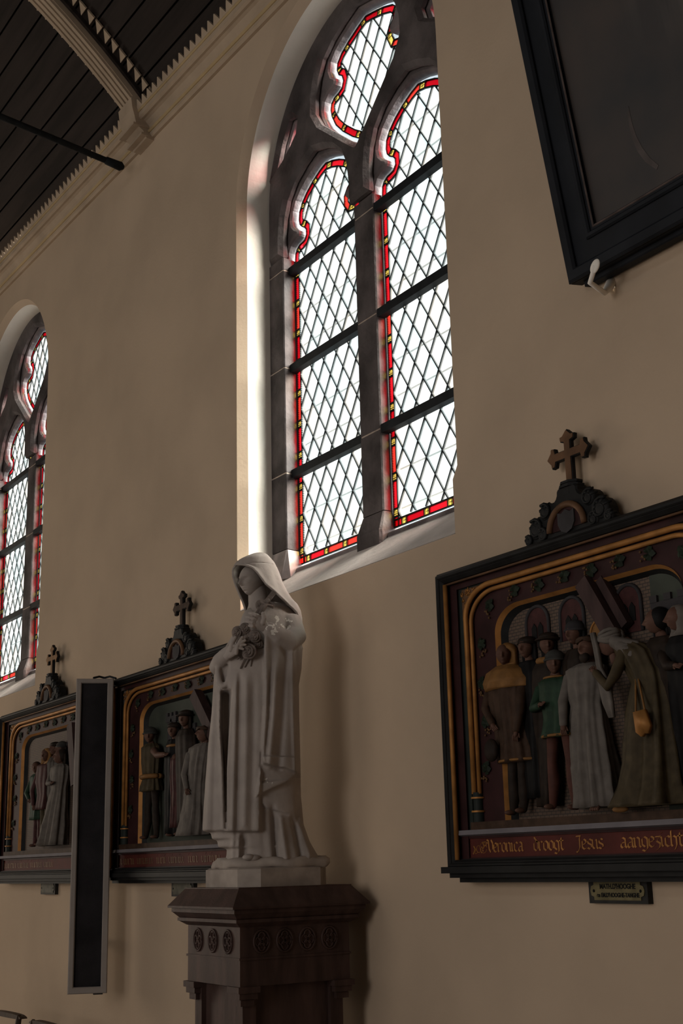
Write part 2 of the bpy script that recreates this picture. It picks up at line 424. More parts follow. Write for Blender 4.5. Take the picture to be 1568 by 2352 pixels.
M_STONE_LIT = mat('lit_tracery_stone', (0.17, 0.145, 0.145), 0.8, 0.45, 6, 0.5, 40)  # paler than the front order: window light on the cusps put into the colour
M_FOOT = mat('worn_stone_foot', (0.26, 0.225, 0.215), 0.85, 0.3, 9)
def build_window(name, wx):
    W = empty(name, (wx, 0, 0)); tag(W, kind='structure')
    # plastered reveal: chamfer, jamb, sill
    o1 = window_outline(RO); i1 = [(-RI, z) if k < 4 else (RI, z) if k >= len(o1) - 4 else None for k, (x, z) in enumerate(o1)]
    ai = arc(0, ZS, RI, 180, 0, 48)[1:-1]; i1 = i1[:4] + ai + i1[-4:]
    nn = len(o1); v = [(x, 0, z) for x, z in o1] + [(x, .048, z) for x, z in i1] + [(x, .40, z) for x, z in i1]
    f = [(k, k + 1, k + 1 + nn, k + nn) for k in range(nn - 1)]
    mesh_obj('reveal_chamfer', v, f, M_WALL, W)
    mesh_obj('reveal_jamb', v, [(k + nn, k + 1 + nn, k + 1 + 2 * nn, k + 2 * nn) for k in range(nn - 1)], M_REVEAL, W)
    g = G(); q = [(-.004, ZSILL - .002), (.275, ZGL), (.40, ZGL), (.40, ZSILL - .03), (.05, ZSILL - .03)]
    v = [(x, y, z) for x in (-RI, RI) for y, z in q]; g.add(v, [(0, 1, 2, 3, 4), (9, 8, 7, 6, 5)] + [(k, k + 5, (k + 1) % 5 + 5, (k + 1) % 5) for k in range(5)])
    g.build('sill', M_SILL, W)
    # stone: jamb and mullion blocks with mortar joints, then the head in two orders
    joints = [ZC + 1.92, ZC + 2.492, ZC + 3.043]
    def blocks(nm, poly, zs):
        for a, b in zip(zs[:-1], zs[1:]):
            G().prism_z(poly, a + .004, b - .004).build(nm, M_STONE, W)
        cx_ = sum(p[0] for p in poly) / len(poly); cy_ = sum(p[1] for p in poly) / len(poly)
        small = [(cx_ + (x - cx_) * .96, cy_ + (y - cy_) * .96) for x, y in poly]
        g = G()
        for z in zs[1:-1]: g.prism_z(small, z - .006, z + .006)
        g.build('mortar_joint', M_MORTAR, W)
    for s in (-1, 1):
        jb = [(s * .873, .185), (s * .733, .185), (s * .727, .190), (s * .740, .265), (s * .740, .32), (s * .873, .32)]
        blocks('jamb_stone', jb, [ZC + 1.52] + joints + [ZC + 3.12])
        # splayed foot of the jamb
        g = G(); foot = [(s * .873, .165), (s * .75, .165), (s * .70, .190), (s * .70, .265), (s * .70, .32), (s * .873, .32)]
        g.frustum(foot, ZC + 1.37, jb, ZC + 1.52); g.build('jamb_foot', M_FOOT, W)
    mu = [(-.085, .218), (.073, .218), (.079, .224), (.082, .265), (.082, .31), (-.09, .31), (-.09, .265), (-.09, .224)]
    blocks('mullion_stone', mu, [ZC + 1.53] + joints + [ZC + 3.12])
    g = G(); foot = [(-.098, .188), (.083, .188), (.092, .2), (.092, .265), (.092, .31), (-.104, .31), (-.104, .265), (-.104, .2)]
    g.frustum(foot, ZC + 1.36, foot, ZC + 1.44); g.frustum(foot, ZC + 1.44, mu, ZC + 1.53); g.build('mullion_foot', M_STONE, W)
    # front order of the head
    zb = ZC + 3.125
    def a_light(s):
        h = .328; q = [(-h, zb), (-h, ZC + 3.24)] + [(-.312, ZC + 3.35), (-.274, ZC + 3.435), (-.20, ZC + 3.508), (-.105, ZC + 3.558), (0, ZC + 3.592)]
        q = q + [(-x, z) for x, z in reversed(q[:-1])]
        q = [(x + LC * s, z) for x, z in q]; return q
    outl = [(-0.873, zb)] + [(x, z) for x, z in arc(0, ZS, 0.873, 180, 0, 48)] + [(0.873, zb)]
    outl += list(reversed(a_light(1))) + list(reversed(a_light(-1)))
    sa = [(0, 3.415), (-.09, 3.49), (-.215, 3.60), (-.33, 3.70), (-.388, 3.795), (-.385, 3.89), (-.355, 3.99), (-.305, 4.075), (-.215, 4.135), (-.11, 4.175), (0, 4.205)]
    sa = [(x, z + ZC) for x, z in sa]; sa = sa + [(-x, z) for x, z in reversed(sa[1:-1])]
    sp0 = [(x, z + ZC) for x, z in ((-.80, 3.655), (-.735, 3.80), (-.66, 3.905), (-.605, 3.895), (-.555, 3.845), (-.575, 3.775), (-.63, 3.735), (-.71, 3.69))]
    sp = [sp0, [(-x, z) for x, z in sp0]]
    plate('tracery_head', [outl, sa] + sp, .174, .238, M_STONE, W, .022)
    # inner, cusped order
    outb = [(-0.873, ZC + 1.36)] + [(x, z) for x, z in arc(0, ZS, 0.873, 180, 0, 48)] + [(0.873, ZC + 1.36)]
    L0 = light_outline()
    lights = [[(x + LC * s, z) for x, z in L0] for s in (-1, 1)]
    S0 = soufflet_outline()
    grow = lambda q: inset(q, -.012)
    plate('tracery_foil', [outb] + [grow(q) for q in lights] + [grow(S0)] + [spandrel_outline(s) for s in (-1, 1)], .228, .297, M_STONE_LIT, W, .010)
    # glass
    def glaze(outline, borders=True, phase=0.0):
        R0 = resample(outline, .012)
        A = inset(R0, -.016); B = inset(R0, .012); Cc = inset(R0, .046)
        nn_ = len(R0)
        # edge fillet + coloured border panes
        g = G(); v = [(x, YG, z) for x, z in A] + [(x, YG, z) for x, z in B]
        g.add(v, [(k, (k + 1) % nn_, (k + 1) % nn_ + nn_, k + nn_) for k in range(nn_)]); g.build('edge_pane', M_EDGE, W)
        acc = 0.0; seg = []; k = 0; start = 0; lens = [math.hypot(R0[(q + 1) % nn_][0] - R0[q][0], R0[(q + 1) % nn_][1] - R0[q][1]) for q in range(nn_)]
        yel = False; runs = []; target = .118
        for q in range(nn_):
            acc += lens[q]
            if acc >= target - 1e-6 or q == nn_ - 1:
                runs.append((start, q + 1, yel)); start = q + 1; acc = 0; yel = not yel; target = .034 if yel else .125
        lead = G()
        def bar(p, q, wd, y0, y1):
            d = Vector((q[0] - p[0], q[1] - p[1]));
            if d.length < 1e-5: return
            d.normalize(); nx, nz = -d.y * wd / 2, d.x * wd / 2; e = d * wd * 0.3
            lead.prism([(p[0] - e.x + nx, p[1] - e.y + nz), (q[0] + e.x + nx, q[1] + e.y + nz), (q[0] + e.x - nx, q[1] + e.y - nz), (p[0] - e.x - nx, p[1] - e.y - nz)], y0, y1)
        for a, b, ye in runs:
            idx = [i % nn_ for i in range(a, b + 1)]
            poly = [B[i] for i in idx] + [Cc[i] for i in reversed(idx)]
            g = G(); m_ = len(idx)
            for yy in (YG - .002, YG + .002): g.v += [(x, yy, z) for x, z in poly]
            T = 2 * m_
            for off in (0, T): g.f += [(off + i, off + i + 1, off + T - 2 - i, off + T - 1 - i) for i in range(m_ - 1)]
            g.f += [(i, (i + 1) % T, (i + 1) % T + T, i + T) for i in range(T)]
            g.build('border_pane', M_YEL if ye else random.choice(M_RED), W)
            bar(B[idx[0]], Cc[idx[0]], .007, YG - .006, YG + .004)
            if ye:                                                   # painted flower on the yellow square
                i = idx[len(idx) // 2]; c_ = ((B[i][0] + Cc[i][0]) / 2, (B[i][1] + Cc[i][1]) / 2); bar((c_[0] - .012, c_[1]), (c_[0] + .012, c_[1]), .0022, YG - .004, YG - .002); bar((c_[0], c_[1] - .012), (c_[0], c_[1] + .012), .0022, YG - .004, YG - .002)
        for i in range(nn_):
            j = (i + 1) % nn_; bar(B[i], B[j], .006, YG - .005, YG + .004); bar(Cc[i], Cc[j], .006, YG - .006, YG + .004)
        # diamond quarries
        xs = [p[0] for p in Cc]; zs_ = [p[1] for p in Cc]; pw, ph = .1164, .186
        x_c = (min(xs) + max(xs)) / 2
        i0 = int((min(xs) - x_c) / (pw / 2)) - 2; i1_ = int((max(xs) - x_c) / (pw / 2)) + 2; zbase = ZC + 2.27 - .186 * 4; j0 = int((min(zs_) - zbase) / (ph / 2)) - 2; j1 = int((max(zs_) - zbase) / (ph / 2)) + 2
        for i in range(i0, i1_ + 1):
            for j in range(j0, j1 + 1):
                if (i + j) % 2: continue
                cx_, cz_ = x_c + i * pw / 2 + phase, zbase + j * ph / 2
                dm = [(cx_ - pw / 2, cz_), (cx_, cz_ - ph / 2), (cx_ + pw / 2, cz_), (cx_, cz_ + ph / 2)]
                ins = [pip(p, Cc) for p in dm]
                poly = dm if all(ins) else clip_convex(Cc, dm)
                if len(poly) < 3 or abs(parea(poly)) < 0.00012: continue
                G().prism(poly, YG - .002, YG + .002).build('pane', M_GL[random.choice((0, 0, 0, 1, 1, 2, 3))], W)
        for sgn in (1, -1):
            for c_ in range(-60, 60):
                # lattice lines: z = zbase + sgn*(ph/pw)*(x-x_c) + (c+.5)*ph
                p_prev = None; k_ = sgn * ph / pw; seg_pts = []
                xa, xb = min(xs), max(xs); m_ = 90
                for t in range(m_ + 1):
                    x = xa + (xb - xa) * t / m_; z = zbase + k_ * (x - x_c - phase) + (c_ + .5) * ph
                    if pip((x, z), Cc): seg_pts.append((x, z))
                    else:
                        if len(seg_pts) > 1: bar(seg_pts[0], seg_pts[-1], .0055, YG - .006, YG + .005)
                        seg_pts = []
                if len(seg_pts) > 1: bar(seg_pts[0], seg_pts[-1], .0055, YG - .006, YG + .005)
        lead.build('lead_came', M_LEAD, W)
    for L in lights: glaze(L)
    glaze(S0)
    for s in (-1, 1):
        q = spandrel_outline(s); inn = inset(q, .022); nn_ = len(q)
        g = G(); g.add([(x, YG, z) for x, z in q] + [(x, YG, z) for x, z in inn], [(k, (k + 1) % nn_, (k + 1) % nn_ + nn_, k + nn_) for k in range(nn_)]); g.build('border_pane', M_RED[0], W)
        G().prism(inn, YG - .002, YG + .002).build('pane', M_GL[0], W)
    # saddle bars inside, thin guard rods outside
    for s in (-1, 1):
        for z in joints: G().box(s * LC - .34, s * LC + .34, .222, .262, z - .021, z + .021).build('saddle_bar', M_IRON, W)
        for z in (1.552, 1.738, 2.096, 2.275, 2.65, 2.834, 3.225, 3.406): G().tube([(s * LC - .33, YG + .05, ZC + z), (s * LC + .33, YG + .05, ZC + z)], .004, 6, False).build('guard_rod', M_ROD, W)
    return W
M_ROD = mat('weathered_rod', (0.20, 0.26, 0.26), 0.7)
win1 = build_window('window_1', WIN_X[0])
win2 = dup(win1); win2.name = 'window_2'; win2.location.x = WIN_X[1]
# ================================================================ carved and framed stations on the wall
M_EBON = mat('ebonised_frame', (0.0105, 0.0105, 0.0105), 0.6, 0.35, 12, spec=0.18)
M_GOLD = mat('old_gilding', (0.36, 0.165, 0.048), 0.5, 0.25, 14, metallic=0.25)
M_GOLDD = mat('brown_gilding', (0.1292, 0.0680, 0.0354), 0.55, 0.3, 14, metallic=0.15)
M_OXBL = mat('oxblood_paint', (0.0324, 0.0119, 0.0119), 0.6, 0.3, 10)
M_REDB = mat('red_board', (0.0837, 0.0194, 0.0151), 0.65, 0.25, 8)
M_GREENF = mat('green_black_paint', (0.0199, 0.0247, 0.0219), 0.6, 0.25, 10)
M_LAV = mat('lavender_grey_paint', (0.1728, 0.1584, 0.1699), 0.7, 0.12, 9)
M_SKIN = mat('painted_flesh', (0.1093, 0.0570, 0.0404), 0.6, 0.15, 30)
M_BROWN = mat('painted_brown', (0.0475, 0.0266, 0.0166), 0.65, 0.3, 30)
M_UMBER = mat('painted_umber', (0.0214, 0.0143, 0.0104), 0.65, 0.3, 30)
M_BLACKP = mat('painted_black', (0.0076, 0.0071, 0.0071), 0.65, 0.3, 30)
M_OCHRE = mat('painted_ochre', (0.20, 0.098, 0.032), 0.6, 0.2, 30)
M_OLIVE = mat('painted_olive', (0.0546, 0.0404, 0.0214), 0.65, 0.25, 30)
M_GREENP = mat('painted_green', (0.0199, 0.0418, 0.0247), 0.6, 0.25, 30)
M_WHITEP = mat('painted_grey_white', (0.1283, 0.1117, 0.0974), 0.7, 0.15, 30)
M_HOSE = mat('painted_red_hose', (0.0737, 0.0276, 0.0199), 0.6, 0.2, 30)
M_MAROON = mat('painted_maroon', (0.0546, 0.0199, 0.0190), 0.6, 0.25, 30)
M_STEEL = mat('painted_steel', (0.0475, 0.0466, 0.0428), 0.5, 0.25, 30)
M_SKYP = mat('painted_sky', (0.0499, 0.0570, 0.0451), 0.7, 0.25, 6)
M_LEAF = mat('painted_leaf', (0.0166, 0.0238, 0.0143), 0.6, 0.4, 40)
M_BERRY = mat('painted_berry', (0.1140, 0.0618, 0.0285), 0.5)
M_TIMB = mat('painted_timber', (0.0499, 0.0294, 0.0276), 0.65, 0.25, 12, stretch=(3, 3, .6))
M_CASTLE = mat('painted_castle', (0.0404, 0.0371, 0.0390), 0.7, 0.25, 14)
def brick_mat():
    ma = bpy.data.materials.new('painted_masonry'); ma.use_nodes = True; nt = ma.node_tree; b = nt.nodes['Principled BSDF']; b.inputs['Roughness'].default_value = 0.75
    tc = nt.nodes.new('ShaderNodeTexCoord'); mp = nt.nodes.new('ShaderNodeMapping'); mp.inputs['Rotation'].default_value = (-PI / 2, 0, 0)
    br = nt.nodes.new('ShaderNodeTexBrick'); br.inputs['Scale'].default_value = 22; br.inputs['Mortar Size'].default_value = 0.035
    br.inputs['Color1'].default_value = (0.115, 0.074, 0.048, 1); br.inputs['Color2'].default_value = (0.092, 0.058, 0.040, 1); br.inputs['Mortar'].default_value = (0.036, 0.026, 0.02, 1)
    nt.links.new(tc.outputs['Object'], mp.inputs[0]); nt.links.new(mp.outputs[0], br.inputs['Vector']); nt.links.new(br.outputs['Color'], b.inputs['Base Color'])
    return ma
M_BRICK = brick_mat()
def gs(x, s): return math.exp(-(x / s) ** 2)
def head_shape(nu=30, nv=24):
    """a head of half-height 1: x right, y forward, z up"""
    v = []; f = []
    for j in range(nv + 1):
        ph = PI * j / nv
        for i in range(nu):
            u_ = 2 * i / nu - 1; th = PI / 2 + PI * math.copysign(abs(u_) ** 1.6, u_); x, y, z = math.sin(ph) * math.cos(th) * .73, math.sin(ph) * math.sin(th) * .90, math.cos(ph)
            if z < -.1: k = min(1, (-z - .1) / .9); x *= 1 - .28 * k; y = y * (1 - .1 * k) + .10 * k
            if y > 0:
                ax = abs(x)
                d = .34 * gs(x, .12) * max(0, 1 - abs(z + .25) / (.16 if z < -.25 else .42)) + .05 * gs(x, .1) * gs(z - .12, .15)
                d += -.19 * gs(ax - .27, .16) * gs(z - .05, .10) + .10 * gs(ax - .28, .10) * gs(z - .03, .055) - .035 * gs(ax - .28, .11) * gs(z - .035, .014)
                d += .075 * gs(z - .20, .05) * gs(ax - .24, .2)
                d += .11 * gs(x, .17) * (gs(z + .50, .045) + gs(z + .62, .05)) - .06 * gs(x, .24) * gs(z + .555, .018) - .05 * gs(x, .2) * gs(z + .72, .05)
                d += .09 * gs(x, .2) * gs(z + .83, .13) + .04 * gs(ax - .38, .18) * gs(z + .22, .2)
                y += d * min(1, y / .35)
            v.append((x, y, z))
    for j in range(nv):
        for i in range(nu): f.append((j * nu + i, (j + 1) * nu + i, (j + 1) * nu + (i + 1) % nu, j * nu + (i + 1) % nu))
    return v, f
HEAD_LO = head_shape(40, 40)
def add_head(g, c, s, yaw, pitch=0.0, roll=0.0, shape=None, sq=1.0):
    """yaw 0 faces -Y (out of the wall), positive turns towards +X"""
    v, f = shape or HEAD_LO
    R_ = Matrix.Rotation(yaw + PI, 3, 'Z') @ Matrix.Rotation(pitch, 3, 'X') @ Matrix.Rotation(roll, 3, 'Y')
    out = []
    for p in v:
        q = R_ @ (Vector(p) * s); out.append((c[0] + q.x, c[1] + q.y * sq, c[2] + q.z))
    g.add(out, f)
def draped(g, prof, yc, flat=.62, folds=7, amp=.10, seed=0, n_=72):
    """stack of elliptical sections (z, x, half width) with hanging folds that deepen downwards"""
    rings = []; rnd = random.Random(seed); ph = rnd.uniform(0, 6)
    P_ = []
    for a, b in zip(prof[:-1], prof[1:]):
        for t in range(5): P_.append(tuple(a[k] + (b[k] - a[k]) * t / 5 for k in range(3)))
    P_.append(prof[-1]); top, bot = prof[0][0], prof[-1][0]
    for z, x, hw in P_:
        d = abs(z - top) / max(1e-6, abs(top - bot)); am = amp * (0.35 + 0.65 * d)
        fo = lambda a: am * 1.25 * (1.0 - 2.2 * abs(math.sin(folds * .5 * a + ph + 1.4 * d + .8 * math.sin(a * 2 + ph))) ** .6 + .5 * math.sin(folds * 1.7 * a + ph * 3 + d * 3))
        rings.append([(x + hw * (1 + fo(a) * .7) * math.cos(a), yc + flat * hw * (1 + fo(a)) * math.sin(a), z) for a in [2 * PI * k / n_ for k in range(n_)]])
    g.loft(rings)
def figure(S, name, head=None, skin=M_SKIN, hat=None, hair=None, robe=None, robe_m=M_BROWN, legs=(), leg_m=None, arms=(), sleeve_m=None, yc=-.040, hs=.034, yaw=0.0, pitch=0.0, folds=7, amp=.1, extra=()):
    """one carved person: skin (head, hands, feet) is the figure, clothing its children"""
    g = G()
    if head:
        add_head(g, (head[0], yc - .012, head[1]), hs, yaw, pitch)
        g.tube([(head[0], yc - .004, head[1] - .02), (head[0] * .9 + (robe[0][1] if robe else head[0]) * .1, yc, head[1] - .055)], [.013, .016], 10)
    for a in arms:
        p = Vector(a[-1]); q = Vector(a[-2]); d = (p - q).normalized()
        g.ell(p + d * .010, (.010, .008, .014), 10, 8, d.to_track_quat('Z', 'Y').to_matrix())
        u = d.orthogonal().normalized()
        for k in range(4): g.tube([p + d * .016 + u * (.0045 * (k - 1.5)), p + d * .026 + u * (.0052 * (k - 1.5)), p + d * .033 + u * (.005 * (k - 1.5)) + Vector((0, .004, -.002))], [.0032, .003, .0026], 6)
        g.tube([p + d * .008 - u * .009, p + d * .02 - u * .014], [.0035, .003], 6)
    if robe: g.tube([(robe[0][1], yc, robe[0][0] + .01), (robe[len(robe) // 2][1], yc, robe[len(robe) // 2][0]), (robe[-1][1], yc, robe[-1][0] + .02)], [.016, .03, .02], 10)
    for a in arms: g.tube([(robe[0][1], yc, robe[0][0] - .03)] + [tuple(p) for p in a], .009, 8)
    for l in legs: g.tube([(robe[-1][1] if robe else l[0][0], yc, l[0][2])] + [tuple(p) for p in l], .010, 8)
    for l in legs:
        pf = Vector(l[-1]); g.ell((pf.x, pf.y - .014, pf.z), (.011, .024, .009), 10, 8)
    fig = g.build(name, skin, S, True)
    if legs:
        g = G()
        for l in legs: g.tube(l, [.023, .017, .021, .012][:len(l)] if len(l) <= 4 else [.022] + [.017] * (len(l) - 2) + [.012], 12)
        g.build('hose', leg_m or M_HOSE, fig, True)
    if robe:
        g = G(); draped(g, robe, yc, folds=folds, amp=amp, seed=int(abs(robe[0][1]) * 1000)); g.build('robe', robe_m, fig, True)
    for a in arms:
        g = G(); n_ = len(a); g.tube(a, [.021 - .008 * k / (n_ - 1) for k in range(n_)], 12); g.build('sleeve', sleeve_m or robe_m, fig, True)
    if hair:
        g = G(); g.ell((head[0] - math.sin(yaw) * .32 * hs, yc - .012 + math.cos(yaw) * .32 * hs, head[1] + .18 * hs), (hs * .90, hs * .90, hs * .98), 18, 12)
        for k in range(7): a = k / 6 * PI; g.tube([(head[0] + math.cos(a) * hs * .8 - math.sin(yaw) * .012, yc + .004, head[1] + .012), (head[0] + math.cos(a) * hs * .86 - math.sin(yaw) * .012, yc + .005, head[1] - hs * 1.15)], [.009, .006], 8)
        g.build('hair', hair, fig, True)
    if hat:
        kind, hm = hat; hx, hz = head[0], head[1]
        g = G(); s_ = hs
        if kind == 'cap':
            g.ell((hx, yc - .004, hz + s_ * .62), (s_ * 1.02, s_ * 1.0, s_ * .52), 18, 10); g.ell((hx, yc - .006, hz + s_ * .40), (s_ * 1.04, s_ * 1.06, s_ * .17), 18, 8)
        elif kind == 'brim':
            g.ell((hx, yc - .004, hz + s_ * .70), (s_ * .95, s_ * .95, s_ * .50), 18, 10); g.ell((hx + math.sin(yaw) * .008, yc - .012, hz + s_ * .45), (s_ * 1.35, s_ * 1.2, s_ * .20), 18, 8)
        elif kind == 'helmet':
            g.loft([[(hx + r_ * math.cos(a), yc - .006 + r_ * math.sin(a), hz + zz) for a in [2 * PI * k / 18 for k in range(18)]] for r_, zz in ((s_ * 1.08, s_ * .22), (s_ * 1.1, s_ * .36), (s_ * .98, s_ * .42), (s_ * .92, s_ * .8), (s_ * .6, s_ * 1.15), (s_ * .12, s_ * 1.32))])
        elif kind == 'hood':
            for k in range(22):
                pass
            rings = []
            for zz, rr in ((-1.2, 1.25), (-.8, 1.1), (-.3, 1.08), (.2, 1.1), (.6, 1.05), (.95, .78), (1.2, .3)):
                rings.append([(hx + s_ * rr * math.cos(a) , yc + .008 + s_ * rr * .85 * math.sin(a) * (0.15 if math.sin(a) < -.25 and -1.0 < zz < .5 else 1), hz + s_ * zz) for a in [2 * PI * k / 24 for k in range(24)]])
            g.loft(rings)
        elif kind == 'veil':
            rings = []
            for zz, rr, dx in ((-1.5, 1.25, .2), (-.9, 1.15, .12), (-.3, 1.1, .05), (.3, 1.12, .02), (.75, .95, 0), (1.05, .6, 0), (1.15, .15, 0)):
                rings.append([(hx + dx * s_ + s_ * rr * math.cos(a), yc + .010 + s_ * rr * .8 * (1 + .06 * math.sin(6 * a)) * math.sin(a) * (0.3 if abs(a - 1.5 * PI - yaw) < .75 and -1.0 < zz < .4 else 1) - .012, hz + s_ * zz) for a in [2 * PI * k / 28 for k in range(28)]])
            g.loft(rings)
        elif kind == 'turban':
            for k in range(4): g.tube([(hx + s_ * 1.0 * math.cos(a), yc - .004 + s_ * .95 * math.sin(a), hz + s_ * (.25 + .24 * k) + .006 * math.sin(2 * a + k)) for a in [2 * PI * q / 14 for q in range(15)]], s_ * (.26 - .03 * k), 8, False)
            g.ell((hx, yc, hz + s_ * .7), (s_ * .9, s_ * .9, s_ * .55), 16, 8)
        g.build('headdress', hm, fig, True)
    for nm, gg, mm in extra: gg.build(nm, mm, fig, True)
    return fig
def rrect(x0, x1, z0, z1, r, n_=8):
    """square feet, rounded upper corners (r = (rx, rz))"""
    rx, rz = r
    return [(x0, z0), (x1, z0)] + [(x1 - rx + rx * math.cos(a), z1 - rz + rz * math.sin(a)) for a in [PI / 2 * k / n_ for k in range(n_ + 1)]] + [(x0 + rx + rx * math.cos(a), z1 - rz + rz * math.sin(a)) for a in [PI / 2 + PI / 2 * k / n_ for k in range(n_ + 1)]]
def rect(x0, x1, z0, z1): return [(x0, z0), (x1, z0), (x1, z1), (x0, z1)]
# ---- blackletter written with a broad nib
GLY = dict(
 V=(.62, [[(-.12, 1.38), (.06, 1.25), (.10, .35), (.26, 0), (.50, .30), (.50, 1.0), (.34, 1.35)]]), J=(.45, [[(-.08, 1.32), (.30, 1.34), (.22, 1.1), (.22, .2), (.02, -.28), (-.10, -.2)]]),
 e=(.47, [[(.02, .45), (.36, .62), (.34, .86), (.18, 1), (0, .82), (0, .2), (.18, 0), (.38, .14)]]), r=(.42, [[(-.08, .92), (0, .84), (0, .15), (.08, .02)], [(0, .78), (.2, .98), (.30, .84)]]),
 o=(.50, [[(.2, 1), (0, .82), (0, .2), (.2, 0), (.38, .2), (.38, .8), (.2, 1)]]), n=(.56, [[(-.08, .92), (0, .84), (0, .15), (.08, .02)], [(0, .78), (.2, .98), (.36, .84), (.36, .15), (.46, .02)]]),
 i=(.26, [[(-.08, .92), (0, .84), (0, .15), (.1, .02)], [(-.02, 1.26), (.04, 1.32)]]), c=(.42, [[(.34, .84), (.2, 1), (0, .82), (0, .2), (.18, 0), (.36, .14)]]),
 a=(.54, [[(.04, .86), (.18, 1), (.36, .84), (.36, .15), (.46, .02)], [(.36, .58), (.06, .46), (0, .2), (.12, 0), (.34, .2)]]), d=(.50, [[(.2, 1), (0, .82), (0, .2), (.2, 0), (.38, .2), (.38, .8), (.04, 1.42)], [(.2, 1), (.34, .9)]]),
 g=(.52, [[(.2, 1), (0, .82), (0, .25), (.2, .05), (.38, .25)], [(.2, 1), (.38, .82), (.38, -.1), (.2, -.36), (-.02, -.24)]]), t=(.40, [[(.10, 1.24), (.10, .2), (.22, 0), (.36, .12)], [(-.08, .96), (.32, .96)]]),
 s=(.46, [[(.36, .88), (.2, 1), (.02, .80), (.06, .60), (.34, .42), (.37, .2), (.2, 0), (0, .14)]]), u=(.54, [[(-.08, .92), (0, .84), (0, .2), (.14, .02), (.36, .24)], [(.28, .92), (.36, .84), (.36, .15), (.46, .02)]]),
 z=(.46, [[(0, .95), (.36, .97), (.08, .55), (.34, .32), (.26, -.1), (0, -.32)]]), h=(.52, [[(.02, 1.45), (0, 1.3), (0, .15), (.08, .02)], [(0, .78), (.2, .98), (.37, .82), (.37, .1), (.22, -.3)]]))
def write(word, x, z, hgt, wd, yy, g):
    nx, nz = .052, .062
    for ch in word:
        adv, strokes = GLY[ch]
        for st in strokes:
            for (xa, za), (xb, zb) in zip(st[:-1], st[1:]):
                q = [(xa - nx, za - nz), (xa + nx, za + nz), (xb + nx, zb + nz), (xb - nx, zb - nz)]
                q = [(x + p[0] * wd, z + p[1] * hgt) for p in q]
                if abs(parea(q)) < 1e-8: continue
                g.prism(q if parea(q) > 0 else q[::-1], yy - .0012, yy)
        x += adv * wd
    return x
def vine(S, x, z, ang, s=1.0, yy=-.046, seed=0):
    rnd = random.Random(seed); g = G()
    for a, L in ((0, 1.0), (52, .8), (-52, .8), (105, .55), (-105, .55)):
        t = math.radians(a + ang); ca, sa_ = math.cos(t), math.sin(t); l_ = .034 * s * L; wv = .011 * s
        pts_ = [(0, 0, 0), (.35, .9, -.005), (.6, .75, -.008), (.72, 1.0, -.006), (1, 0, -.002), (.72, -1.0, -.006), (.6, -.75, -.008), (.35, -.9, -.005)]
        v = [(x + ca * u * l_ - sa_ * q * wv, yy + h_ * s - .002, z + sa_ * u * l_ + ca * q * wv) for u, q, h_ in pts_]
        v.append((x + ca * .5 * l_, yy - .012 * s, z + sa_ * .5 * l_)); n_ = len(pts_)
        g.add(v, [(k, (k + 1) % n_, n_) for k in range(n_)])
    lf = g.build('vine_leaf', M_LEAF, S)
    g = G()
    for k in range(7):
        t = math.radians(ang + 180 + rnd.uniform(-45, 45)); d = rnd.uniform(.012, .034) * s
        g.ell((x + math.cos(t) * d, yy - .005, z + math.sin(t) * d - .008), (.0042 * s,) * 3, 7, 5)
    g.build('berries', M_BERRY, lf, True)
